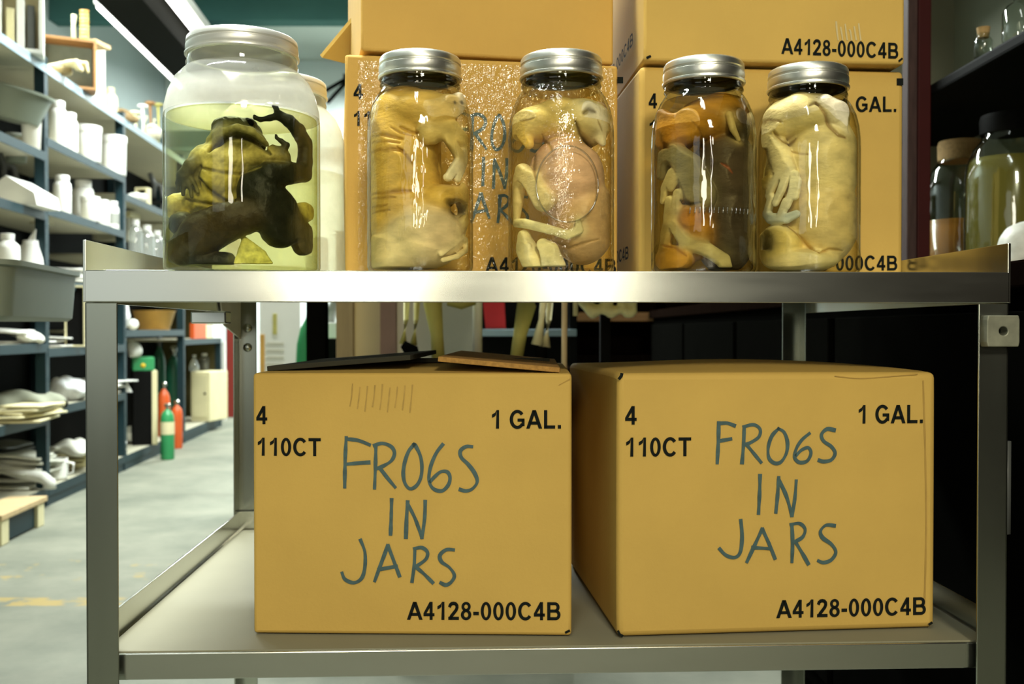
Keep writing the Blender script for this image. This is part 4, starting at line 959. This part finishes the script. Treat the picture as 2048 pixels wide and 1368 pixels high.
# ---- third level
microscope(14, 1.20, .14, 'black microscope at the back of the third shelf', .8)
crate(76, 1.20, 32, .15, .1, .22, M_shelfpale, 'beige box at the back of the third shelf beside the post', 'box', 'storage_box', R(4), .006, M_beige, open_front=False)
e = thing('folded_carton', 'white folded carton with a peaked top on the third shelf', 'box', (*S(24, .05)[:2], 1.2006))
MB().prism([(-.10, 0), (.10, 0), (.09, .05), (-.02, .115), (-.10, .06)], 0, .2).build('body', M_white2, e, bevel=.003)
lump('cloth_bundle', 57, 1.20, .06, .09, .035, .06, (.72, .72, .66), M_lump, 'white cloth bundle beside the peaked white carton', 'cloth')
for kd, px, w_, h_, ins, lb, m in (('wide', 126, 34, 78, .05, 'tall white bottle by the first blue post, third shelf', M_white), ('wide', 168, 40, 88, .10, 'hazy narrow-shouldered bottle in the middle of the third shelf', M_white2), ('tub', 182, 36, 50, .03, 'short white tub in front of the hazy bottle', M_white), ('wide', 208, 24, 52, .03, 'slim white bottle beside the short tub', M_white2), ('wide', 226, 26, 58, .05, 'small white bottle with a grey label', M_white)):
    e = pot(kd, px, 1.225, w_, h_, ins, m, lb, 'bottle', M_white, 'plastic_bottle', 'white bottles on the third shelf')
    if px == 226:
        r = w_ * S(226, .05)[2] / 2 + .0006; MB().lathe([(r, .03), (r, .085)], 28).build('label', M_grey, e, True)
X, Y, k = S(218, .24)
e = thing('tray_stack', 'pale tray of glass slides raised behind the white bottles', 'tray', (X, Y, 1.226)); MB().box(-.12, .12, 0, .16, .13, .16, .004).build('tray', M_cream, e)
MB().box(-.10, .10, .02, .14, 0, .13, .004).build('stand', M_shelfpale, e)
for i in range(3): MB().ball((-.06 + i * .06, .06, .185), .025, 2, (1.3, 1, .8), .006).build('glassware', M_grey, e, True)
M_clear = mat_glass('clear_lab_glass', (.9, .92, .9), (.45, .5, .48), .8, .14, .05, .3, dust=.25)
for px, w_, h_, lb in ((272, 26, 78, 'clear glass bottle next to the second blue post'), (294, 30, 72, 'wide clear bottle between two glass bottles'), (314, 28, 66, 'clear glass bottle nearest the bullfrog jar')):
    pot('bottle', px, 1.11, w_, h_, .05, M_clear, lb, 'bottle', M_white2, 'glass_bottle', 'glass bottles on the shelving')
# ---- fourth level
X, Y, k = S(24, .08)
pot('bottle', 16, .93, 46, 82, .05, M_white, 'white jug behind the grey tray cart', 'jug', M_white, 'plastic_jug', SB)
e = thing('spouted_pitcher', 'white pitcher with a tall pointed spout', 'pitcher', (*S(62, .05)[:2], .9306))
MB().lathe([(0, 0), (.05, 0), (.052, .02), (.045, .08), (.03, .13), (.028, .15), (.02, .15), (0, .02)], 28).build('body', M_white, e, True)
MB().poly([(-.028, -.004, .12), (.02, -.004, .12), (.026, -.004, .195)], .008).build('spout', M_white, e); MB().tube([(-.03, 0, .13), (-.065, 0, .11), (-.06, 0, .05), (-.045, 0, .04)], .006, 8).build('handle', M_white, e, True)
papers(140, .93, 84, 7, .16, 'crumpled stack of white papers between the posts', th=.011, wv=.02)
# ---- leaning frames and papers at desk height
X, Y, k = S(150, -.03)
crate(150, .645, 38, .27, .03, -.0, M_cream, 'upright cream-edged dark panel leaning beside the first post', 'panel', 'framed_panel', R(20), .008, M_black, open_front=False)
papers(32, .665, 76, 4, .10, 'loose tilted white papers under the grey tray cart', th=.010, wv=.05)
lump('cloth_bundle', 62, .665, .05, .08, .025, .03, (.74, .74, .68), M_lump, 'crumpled white cloth beside the loose tilted papers', 'cloth')
papers(132, .645, 60, 3, .06, 'white papers lying at the foot of the dark panel', th=.010, wv=.03)
lump('plastic_bag', 243, .72, .035, .06, .09, .04, (.72, .72, .72), M_lump, 'white plastic bag hanging over the shelf by the second post', 'bag')
# ---- .4 level
lump('grey_sack', 40, .37, .16, .14, .055, .10, (.24, .25, .19), M_lump, 'grey sack slumped over the low shelf papers', 'sack', .007, .01, 22)
papers(45, .30, 1, 0, .0, 'x') if False else None
papers(52, .372, 96, 5, -.01, 'thick pale folders sticking out of the low shelf', M_cream, th=.012, wv=.012)
lump('plastic_bag', 138, .40, .09, .10, .055, .08, (.72, .74, .76), M_lump, 'crumpled white bag on the low shelf between posts', 'bag', .006, .009, 38)
papers(200, .40, 90, 4, .10, 'sloping white papers on the low shelf behind the cart post', th=.012, wv=.04)
X, Y, k = S(240, .03)
e = thing('paper_cone', 'white folded paper standing by the second post', 'paper', (X, Y, .4006)); MB().prism([(-.05, 0), (.06, 0), (.0, .12), (-.05, .15)], 0, .004).build('sheet', M_white2, e)
# ---- bottom level junk
e = thing('plastic_pipe', 'white elbow pipe lying on the bottom shelf', 'pipe', (*S(55, .06)[:2], .125))
MB().tube([(-.16, .02, .05), (-.05, 0, .02), (.06, 0, .0), (.085, 0, -.02), (.085, 0, -.045)], [.022, .022, .024, .024, .026], 14).build('pipe', M_whitep, e, True)
for px, r_, lb in ((112, .045, 'white mug beside the first post on the bottom shelf'), (232, .03, 'small pale cup by the second post')):
    e = thing('mug', lb, 'mug', (*S(px, .05)[:2], .0756)); MB().lathe([(0, .004), (r_ * .8, 0), (r_, .01), (r_, .09), (r_ * .9, .09), (r_ * .88, .015), (0, .012)], 26).build('cup', M_white, e, 'auto')
    MB().tube([(r_ * .95, 0, .075), (r_ * 1.6, 0, .07), (r_ * 1.6, 0, .03), (r_ * .95, 0, .02)], .005, 8).build('handle', M_white, e, True)
papers(146, .0755, 64, 5, .12, 'pale boards stacked on the bottom shelf', M_cream, 'board_stack', th=.014, wv=.02)
lump('crumpled_sheet', 145, .155, .11, .09, .03, .06, (.62, .62, .55), M_lump, 'curled white sheet on top of the pale boards', 'sheet', .006, .012, 30)
papers(38, .0755, 110, 7, .14, 'jumble of grey boards on the bottom shelf', M_greyp, 'board_stack', th=.016, wv=.05)
papers(20, .20, 60, 2, .2, 'dark board resting over the grey jumble', M_greyd, 'board_stack', th=.012, wv=.05)
papers(185, .0755, 50, 3, .10, 'thin pale boards by the cart post', M_whitep, 'board_stack', th=.01, wv=.02)
X, Y, k = S(30, -.09)
e = thing('wooden_skid', 'low wooden skid with cream blocks in front of the shelving', 'pallet', (X, Y, .0006), SA)
MB().box(-.24, .16, -.05, .09, .085, .105, .003).build('deck_board', M_woodp, e)
for u in (-.20, .11): MB().box(u - .03, u + .03, -.045, .08, 0, .084, .003).build('block', M_cream, e)
MB().box(-.165, .075, -.035, .06, .004, .084, .003).build('drawer', M_blue, e)
# ---- third bay: cylinders and boxes under the desk-height shelf
e = thing('amber_bowl', 'translucent amber basin on the desk-height shelf', 'basin', (*S(308, .10)[:2], .7206)); MB().lathe([(0, 0), (.09, 0), (.125, .115), (.13, .115), (.12, .11), (.085, .006), (0, .006)], 30).build('body', M_amber, e, True)
e = thing('white_globe', 'small white globe beside the amber basin', 'lamp globe', (*S(266, .06)[:2], .7206)); MB().ball((0, 0, .03), .03, 3).build('globe', M_white, e, True)
X, Y, k = S(286, .04)
e = thing('equipment_case', 'black equipment case with a pale corner frame under the shelf', 'case', (X, Y, .0756), SA - R(90) + R(18))
MB().box(-.055, .045, 0, .28, 0, .415, .006).build('body', M_black, e); MB().box(.045, .075, 0, .28, 0, .415, .004).build('side_frame', M_cream, e)
e = thing('green_case', 'green box with a yellow spot on top of the black case', 'case', (X, Y, .492), SA - R(90) + R(18))
MB().box(-.055, .06, 0, .22, 0, .075, .006).build('body', M_green, e); MB().lathe([(0, 0), (.013, 0), (.013, .002), (0, .002)], 16, Matrix.Translation((.0, -.0005, .03)) @ Matrix.Rotation(R(90), 4, 'X')).build('badge', mat('yellow_spot', (.75, .5, .02), .5), e, True)
lump('paper_wad', 268, .568, .035, .05, .05, .08, (.75, .75, .7), M_lump, 'crumpled white paper on the green box', 'paper')
pot('gas', 347, .0, 30, 190, .10, M_greend, 'tall dark green gas cylinder with a pale collar', 'gas cylinder', M_steelp, 'gas_cylinder', 'gas cylinders under the shelf', pos=(S(347, .10)[0], S(347, .10)[1]))
pot('gas', 327, .0, 24, 132, .06, M_orange, 'orange cylinder with a silver valve', 'gas cylinder', M_steel, 'gas_cylinder', 'gas cylinders under the shelf')
pot('gas', 353, .0, 22, 96, -.02, M_orange, 'orange cylinder tucked behind the small green one', 'gas cylinder', M_steel, 'gas_cylinder', 'gas cylinders under the shelf')
e = pot('gas', 334, .0, 27, 112, -.10, M_green, 'small bright green gas cylinder standing on the floor', 'gas cylinder', M_steel, 'gas_cylinder', 'gas cylinders under the shelf')
k = S(334, -.10)[2]; r = 13.5 * k + .001
MB().lathe([(r, .14), (r, .21)], 28).build('label', M_cream, e, True)
pot('gas', 318, .0, 24, 205, .22, M_greend, 'dark green cylinder behind the orange one', 'gas cylinder', M_greyd, 'gas_cylinder', 'gas cylinders under the shelf')
# ---- fourth bay
for px, w_, h_, m, lb in ((384, .030, .105, M_orange, 'orange book standing on the far low shelf'), (396, .035, .095, M_cream, 'cream book between the orange and white books'), (416, .075, .10, M_white2, 'wide white box file on the far low shelf')):
    X, Y, k = S(px, .04); tag(MB().box(-w_ / 2, w_ / 2, 0, .2, 0, h_, .003).build('book', m, None, False, (X, Y, .6606), R(-6)), lb, 'book', 'books on the far low shelf')
X, Y, k = S(400, .05)
e = thing('cream_cabinet', 'small cream cabinet below the far books', 'cabinet', (X, Y, .0756), R(-8)); MB().box(-.07, .07, 0, .3, 0, .35, .006).build('body', M_cream, e); MB().box(-.055, .055, -.008, 0, .03, .33, .004).build('door', M_cream, e)
MB().ball((.04, -.012, .2), .008, 2).build('knob', M_black, e, True)
for i, (px, lb) in enumerate(((388, 'clear flask on the cream cabinet'), (409, 'clear bottle at the edge of the cream cabinet'))):
    pot('flask' if i == 0 else 'bottle', px, .426, 20, 32, .12, M_clear, lb, 'flask', M_white, 'glass_flask', 'glassware on the cream cabinet')
X, Y, k = S(429, .06); tag(MB().box(-.02, .02, 0, .10, 0, .36, .004).build('wooden_plank', M_wood, None, False, (X, Y, .0756)), 'brown plank standing beside the cream cabinet', 'plank')
X, Y, k = S(441, .10); tag(MB().box(-.035, .035, 0, .03, 0, .63, .004).build('white_plank', M_whitep, None, False, (X, Y, .0006)), 'tall white plank next to the last grey post', 'plank')
# ================================================================== far end
X = (464 - 1024) / FPX * 8.2
e = thing('red_door', 'dark red door at the far end of the aisle', 'door', (X, 8.2, .0006), 0); MB().box(-.05, .06, 0, .04, 0, 2.0, .004).build('panel', mat('red_door_paint', (.22, .02, .012), .5, 0, .15, 5), e)
MB().ball((-.03, -.03, .95), .025, 2).build('knob', M_steel, e, True)
def beam(name, x0, x1, y0, y1, z0, z1, m, label, loc=(0, 0, 0), rz=0):
    return struct(MB().box(x0, x1, y0, y1, z0, z1, .004).build(name, m, None, False, loc, rz), label, 'beam')
# beams run along the shelving
BX, BYY, _ = S(300, 0)
beam('beam_1', -3.4, 3.2, -.10, .14, 2.40, 2.58, mat('dark_beam', (.006, .006, .004), .8, spec=.02), 'dark beam running above the shelving', (sx(5.9, 0), 5.9, 0), SA)
beam('beam_2', -3.2, 1.6, 6.9, 7.05, 2.86, 3.15, mat('teal_beam', (.05, .13, .12), .85, 0, .1, 4, spec=.05), 'teal steel beam crossing under the ceiling')
beam('beam_3', -3.2, 1.55, 8.9, 9.1, 2.35, 2.5, mat('grey_beam', (.25, .33, .33), .55, 0, .1, 4), 'grey ledge beam on the far wall')
def tube_light(name, label, off, z, y0, y1, qs=(-.025, .025), hw=.05):
    e = thing(name, label, 'lamp', (sx(5.9, off), 5.9, z), SA)
    MB().box(y0, y1, -hw, hw, .03, .09, .004).build('housing', M_whitep, e)
    for q in qs: MB().tube([(y0 + .02, q, .016), (y1 - .02, q, .016)], .013, 10).build('tube', mat('lit_tube', (1, 1, .95), .5, var=0, emis=7), e, True)
    return e
tube_light('fluorescent_light', 'bright fluorescent strip on the aisle side of the dark beam', -.17, 2.50, -1.4, 3.0)
tube_light('fluorescent_light', 'fluorescent strip on the wall side of the dark beam', .30, 2.52, -.3, 1.6, (0,), .022)
X = (660 - 1024) / FPX * 8.8; e = thing('pipe_bracket', 'dark pipe bracket on the far wall behind the cartons', 'bracket', (X, 8.8, 2.78)); 
MB().tube([(-.12, 0, 0), (.16, .0, .16)], .018, 8).build('bar', M_black, e, True); MB().tube([(-.02, 0, -.06), (.18, .0, .16)], .018, 8).build('bar', M_black, e, True); MB().box(.12, .2, 0, .4, .12, .2).build('plate', M_black, e)
# torn corner of the plain carton
fb = MB().poly([(-.153, .20, .10), (-.195, .235, .055), (-.153, .285, .06)], .005); plabel(fb.build('torn_flap', M_card, c4), 'torn flap sticking out')
# ================================================================== behind the cart
def stand_panel(px0, px1, Y, h, m, label, name='standing_board', t=.02, rz=0):
    x0, x1 = (px0 - 1024) / FPX * Y, (px1 - 1024) / FPX * Y; wd = x1 - x0
    e = thing(name, label, 'panel', ((x0 + x1) / 2, Y, .0006), rz); MB().box(-wd / 2, wd / 2, 0, t, 0, h, .002).build('sheet', m, e); MB().box(-wd / 2, wd / 2, 0, .09, 0, .02, .002).build('foot', m, e)
    return e
e = stand_panel(519, 600, 4.3, 1.0, M_whitep, 'white notice board with a faint grid behind the bullfrog jar'); wd = (600 - 519) / FPX * 4.3
MB().box(-wd / 2 + .002, -wd / 2 + .022, -.002, 0, .45, .70).build('orange_strip', M_amber, e)
MB().box(-.03, -.012, -.002, 0, .70, .79).build('olive_strip', M_bone, e)
for i in range(4): MB().box(-wd / 2 + .03, wd / 2 - .07, -.0015, 0, .57 + i * .03, .574 + i * .03).build('grid_line', M_shelfpale, e)
pot('gas', 622, 0, 60, 520, 0, M_green, 'large green gas cylinder behind the black upright', 'gas cylinder', M_steel, 'gas_cylinder', pos=((622 - 1024) / FPX * 3.3, 3.3), group='gas cylinders behind the cart')
X = (635 - 1024) / FPX * 2.5; tag(MB().box(-.024, .024, -.024, .024, 0, .95, .003).build('black_upright', M_blackmat, None, False, (X, 2.5, .0006)), 'black square upright between the green cylinder and brown board', 'post')
X = (667 - 1024) / FPX * 3.4
e = thing('instrument_cabinet', 'white instrument on a dark pedestal beside the black upright', 'instrument', (X, 3.4, .0006)); MB().box(-.045, .045, 0, .1, 0, .69, .003).build('pedestal', M_black, e); MB().box(-.045, .05, 0, .1, .69, .745, .006).build('top_box', M_white, e); MB().tube([(-.02, .04, .745), (-.01, .04, .80), (.02, .04, .86)], [.02, .015, .018], 10).build('neck', M_grey, e, True)
stand_panel(672, 706, 2.62, .98, M_woodp, 'narrow brown board standing beside the beige panel', t=.03)
stand_panel(703, 766, 2.7, 1.0, M_beige, 'plain beige panel behind the cart')
stand_panel(760, 792, 2.66, .96, mat('pinkish_wood', (.34, .21, .17), .7, 0, .2, 12), 'pinkish wooden strip between beige and grey panels', t=.03)
stand_panel(790, 958, 2.75, 1.0, M_greyp, 'pale grey panel behind the leg bones')
Xr = (1050 - 1024) / FPX * 3.1
e = thing('metal_rack', 'dark metal rack with one pale shelf behind the leg bones', 'rack', (Xr, 3.1, .0006))
for u in (-.15, .15): MB().box(u - .012, u + .012, 0, .024, 0, 1.0).build('upright', M_black, e)
MB().box(-.16, .16, -.02, .3, .70, .722, .002).build('shelf', M_bluel, e); MB().box(-.16, .16, .3, .31, 0, 1.0).build('back_panel', M_black, e)
e = thing('red_cloth', 'red cloth lying on the dark metal rack', 'cloth', ((990 - 1024) / FPX * 3.2, 3.2, .7235)); MB().poly([(-.03, 0, 0), (.035, 0, 0), (.03, .02, .085), (-.04, .02, .09)], .012).build('fold', mat('red_cloth', (.5, .02, .02), .8), e)
# skeleton on a plinth
DS = 2.2; Xs = (970 - 1024) / FPX * DS; PZ = .635
e = thing('plinth', 'dark wooden plinth carrying the animal skeleton', 'plinth', (Xs, DS, .0006)); MB().box(-.2, .19, -.1, .16, 0, .61, .004).build('body', M_woodd, e); MB().box(-.21, .20, -.11, .17, .61, PZ - .0012, .003).build('top', M_woodd, e)
sk = thing('animal_skeleton', 'yellowed four-legged animal skeleton standing behind the cart', 'skeleton', (Xs, DS, PZ))
def bone(name, pts, rs, m=M_bone):
    q = [Vector(at(*p)) - Vector((Xs, DS, PZ)) for p in pts]; return MB().tube(q, [r * DS / FPX for r in rs], 10).build(name, m, sk, True)
for lg in ([(815, 560, 2.16), (812, 640, 2.16), (806, 688, 2.16)], [(836, 560, 2.18), (832, 640, 2.18), (827, 690, 2.18)]): bone('leg_bone', lg, [8, 5, 8])
bone('foot_bone', [(806, 688, 2.15), (822, 700, 2.15), (828, 730, 2.15)], [8, 15, 16], M_blackmat)
bone('leg_bone', [(868, 540, 2.2), (866, 610, 2.2), (874, 670, 2.2), (878, 735, 2.2)], [26, 19, 13, 14])
bone('leg_bone', [(1060, 540, 2.2), (1053, 610, 2.2), (1040, 670, 2.2), (1030, 735, 2.2)], [28, 20, 14, 13])
for lg in ([(1092, 560, 2.16), (1083, 640, 2.16), (1074, 690, 2.16)], [(1102, 560, 2.18), (1097, 640, 2.18), (1090, 694, 2.18)]): bone('leg_bone', lg, [9, 6, 12], M_bonew)
bone('foot_bone', [(1082, 694, 2.16), (1082, 712, 2.16), (1080, 735, 2.16)], [12, 13, 14], M_blackmat)
bone('support_pole', [(955, 500, 2.24), (955, 736, 2.24)], [10, 10], M_whitep)
bone('spine', [(830, 500, 2.2), (900, 480, 2.2), (1000, 478, 2.2), (1100, 500, 2.2)], [16, 14, 14, 16])
bone('sternum', [(895, 598, 2.2), (922, 600, 2.2), (950, 596, 2.2)], [14, 20, 14])
for i in range(6):
    x = 880 + i * 30; bone('rib', [(x, 482, 2.2), (x - 6, 520, 2.13), (x, 570, 2.12), (x + 4, 594, 2.18)], [5, 5, 5, 4]); 
e = thing('wooden_stick', 'thin wooden stick standing beside the skeleton', 'stick', (*at(1128, 740, 2.1)[:2], PZ - .0) if False else ((1128 - 1024) / FPX * 2.1, 2.1, .0006)); MB().tube([(-.004, 0, 0), (0, 0, .5), (.002, 0, .95)], .006, 8).build('rod', M_woodp, e, True)
# pelvis bone hung on a stand
DP = 2.3; pv = []
for q, rr in (([(1165, 600), (1185, 622), (1205, 618)], [12, 12, 9]), ([(1205, 615), (1222, 625), (1245, 618)], [9, 10, 8]), ([(1245, 605), (1255, 624), (1264, 626)], [10, 9, 8]), ([(1170, 585), (1215, 580), (1262, 590)], [16, 18, 14]), ([(1262, 590), (1268, 620)], [12, 7]), ([(1215, 590), (1212, 618)], [14, 9])):
    pv += chain([tuple(at(a, b, DP)) for a, b in q], [r * DP / FPX for r in rr], (.92, .90, .52))
o = organic_obj('pelvis_bone', pv, .003, M_bonev, origin=tuple(at(1215, 600, DP)), k=.008, wob=.001, wobs=90); tag(o, 'pale pelvis bone hanging behind the tape-wrapped carton', 'bone')
e = thing('bone_stand', 'dark wooden stand holding the pale pelvis bone', 'stand', ((1215 - 1024) / FPX * DP, DP + .03, .0006)); MB().box(-.09, .09, 0, .1, 0, .03).build('base', M_woodd, e); MB().box(-.012, .012, .02, .044, .03, .84).build('pole', M_black, e); MB().box(-.14, .06, -.09, .044, .80, .812).build('arm', M_black, e)
X = (1151 - 1024) / FPX * 2.25; tag(MB().tube([(0, 0, 0), (0, 0, .16)], [.006, .005], 8).build('short_bone', M_bonew, None, True, (X, 2.25, .752)), 'short pale bone hanging next to the pelvis bone', 'bone')
# ================================================================== cabinets on the dark side
e = thing('added_dark_cabinet', 'black-brown base cabinet running beside the cart', 'cabinet', (.56, .95, .0006)); MB().box(.02, .7, 0, 3.0, 0, .06).build('toe_kick', M_blackmat, e); MB().box(0, .7, 0, 3.0, .06, .765).build('body', M_blackmat, e)  # added in near-black so the floor area here stays dark
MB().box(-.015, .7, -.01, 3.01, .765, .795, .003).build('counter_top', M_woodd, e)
for k in range(4):
    d_ = MB().box(-.012, -.0005, .04 + k * .74, .74 + k * .74, .10, .74, .002).build('door', M_blackmat, e); MB().tube([(-.028, .12 + k * .74, .5), (-.028, .12 + k * .74, .6)], .005, 8).build('handle', M_greyd, d_, True)
cb = thing('open_cabinet', 'open wooden cabinet holding jars beyond the cart', 'cabinet', (.85, .95, .7962))
MB().box(.30, .32, 0, 1.67, 0, 1.15).build('back_panel', M_olive, cb); MB().box(0, .30, 1.65, 1.67, 0, 1.15).build('end_panel', M_olive, cb); MB().box(0, .30, 0, .02, 0, 1.15).build('end_panel', M_woodd, cb)
for z in (.0225, .4238, .824, 1.15): MB().box(.002, .30, .02, 1.65, z - .022, z, .005).build('shelf', M_black, cb)
X = .85
e = thing('red_post', 'dark red cabinet post beside the carton stack', 'post', (.830, 2.03, .797)); MB().box(-.004, .022, 0, .03, 0, 1.3, .002).build('face', M_red, e); MB().box(-.024, -.004, .004, .034, 0, 1.3, .002).build('side_strip', M_redm, e)

e = thing('dark_bookcase', 'dark bookcase with a lit brown shelf edge behind the cartons', 'bookcase', (.18, 4.0, .0006))
MB().box(0, .90, .3, .32, 0, 2.0).build('back_panel', M_woodd, e)
for u in (0, .44, .88): MB().box(u, u + .025, 0, .3, 0, 2.0).build('side_panel', M_woodd, e)
for z in (.30, .62, .79, 1.4, 1.95): MB().box(.025, .88, 0, .3, z - .035, z, .002).build('shelf', M_woodd if z != .79 else M_wood, e)
for px, hh, tl, lb in ((1405, .11, .05, 'brown paper roll leaning in the dark bookcase'), (1447, .09, .07, 'folded brown paper lying in the dark bookcase')):
    X = (px - 1024) / FPX * 4.05; tag(MB().poly([(-.05, 0, 0), (.03, 0, 0), (.03 + tl, .02, hh), (-.01 + tl * .4, .03, hh * 1.1)], .012).build('brown_paper', M_cardgrey, None, False, (X, 4.05, .6212)), lb, 'paper')
# jars in the open cabinet
M_ojar = mat_glass('old_jar_glass', (.80, .84, .78), (.3, .34, .28), .7, .07, .03, .3)
CJ = [(.9, 0), (.97, .015), (1, .05), (1, .60), (.95, .70), (.82, .79), (.66, .84), (.62, .86), (.62, .97)]
def cjar(X, Y, r, h, z, lm, lz, lidm, lidr, lid0, label, lname='lid'):
    e = thing('storage_jar', label, 'jar', (X, Y, z + .0006), 0, 'jars in the open cabinet')
    MB().lathe([(0, .004), (r * .8, .003)] + [(a * r, b * h) for a, b in CJ], 56).build('glass_body', M_ojar, e, True)
    if lm:
        p = [(a * r - .004, max(b * h, .006)) for a, b in CJ if b * h < lz]; rt = np.interp(lz, [b * h for a, b in CJ], [a * r for a, b in CJ]) - .004
        MB().lathe([(0, .006)] + p + [(rt, lz), (0, lz)], 48).build('liquid', lm, e, True)
    MB().lathe([(0, lid0 * h), (lidr * r, lid0 * h), (lidr * r, lid0 * h + .002), (lidr * 1.02 * r, h * .97), (lidr * .97 * r, h), (0, h)], 48).build(lname, lidm, e, 'auto')
    return e
cjar(.988, 2.2, .074, .315, .82, mat('orange_liquid', (.42, .17, .03), .15, 0, .08, 4, spec=.6), .140, M_cork, .62, .86, 'cork-lidded jar half full of orange liquid', 'cork')
cjar(.948, 1.9, .080, .308, .82, mat('olive_fluid', (.23, .19, .045), .15, 0, .08, 4, spec=.6), .225, M_black, .66, .885, 'large jar of cloudy olive liquid with a black lid')
def corkbottle(X, Y, r, h, z, label):
    e = thing('corked_vial', label, 'vial', (X, Y, z + .0006)); MB().lathe([(0, .002), (r, .002), (r, h * .55), (r * .7, h * .68), (r * .62, h * .72), (r * .72, h * .8)], 28).build('glass_body', M_ojar, e, True)
    MB().lathe([(0, h * .66), (r * .58, h * .66), (r * .75, h), (0, h)], 24).build('cork', M_cork, e, 'auto')
corkbottle(.868, 1.84, .016, .056, 1.22, 'small corked vial on the upper cabinet shelf')
e = thing('glass_bottle', 'clear bottle with white cap beside the corked vial', 'bottle', (.892, 1.75, 1.2206)); MB().lathe([(0, .002), (.029, .002), (.031, .01), (.031, .055), (.024, .068), (.013, .075), (.013, .09)], 32).build('glass_body', M_ojar, e, True); MB().lathe([(0, .085), (.015, .085), (.015, .1), (0, .1)], 24).build('cap', M_white, e, 'auto')
X, Y = .885, 1.72
o = organic_obj('white_shell', [dict(a=(X, Y, .865), ra=(.042, .045, .042), col=(.66, .66, .6)), dict(a=(X - .01, Y - .02, .85), b=(X - .045, Y - .02, .828), ra=.02, rb=.008, col=(.6, .6, .54)), dict(a=(X + .02, Y, .87), b=(X + .05, Y, .83), ra=.03, rb=.012, col=(.55, .55, .5)), dict(a=(X + .005, Y - .045, .87), ra=.012, sub=True, col=(.1, .1, .08))], .002, M_bonev, origin=(X, Y, .8212), k=.012, clip=(X, Y, 1, .8212), wob=.001, wobs=120)
tag(o, 'white rounded shell at the front of the cabinet shelf', 'shell')
pl = []
for i in range(14): pl += [dict(a=(.985 + random.uniform(-.03, .03), 1.79 + random.uniform(-.01, .01), .822 + i * .006), ra=random.uniform(.008, .012), col=(.45, .42, .05))]
o = organic_obj('dried_sprig', pl, .0025, M_bonev, origin=(.985, 1.79, .8212), k=.002, clip=(.985, 1.79, 1, .8212)); tag(o, 'yellow-green dried sprig in front of the olive jar', 'plant')
# ================================================================== neighbouring tray cart
e = thing('tray_cart', 'grey tub on a pedestal cart in front of the shelving', 'cart', (-1.10, 1.62, .0006), R(8))
bm = bmesh.new(); rows = []
for z, gx in ((0, 0), (.006, .008), (.082, .014), (.084, .022), (.092, .022), (.092, .010), (.012, .0)):
    rw = []
    for (cx_, cy_, a0) in ((.27, .18, 0), (-.27, .18, 90), (-.27, -.12, 180), (.27, -.12, 270)):
        for k in range(7):
            a = R(a0 + 15 * k); rr = .035 + gx; rw.append(bm.verts.new((cx_ + rr * math.cos(a), cy_ + rr * math.sin(a), .735 + z)))
    rows.append(rw)
for A, B in zip(rows, rows[1:]):
    for k in range(len(A)): bm.faces.new((A[k], A[(k + 1) % len(A)], B[(k + 1) % len(A)], B[k]))
bm.faces.new(rows[0]); bm.faces.new(rows[-1])
tb = MB(); tb.bm.free(); tb.bm = bm; tb.build('tub', M_greytub, e, 'auto')
MB().tube([(-.18, .03, .03), (-.18, .03, .737)], .025, 14).build('pedestal', M_steelp, e, True); MB().box(-.4, 0, -.2, .25, 0, .03, .006).build('base', M_greyd, e)
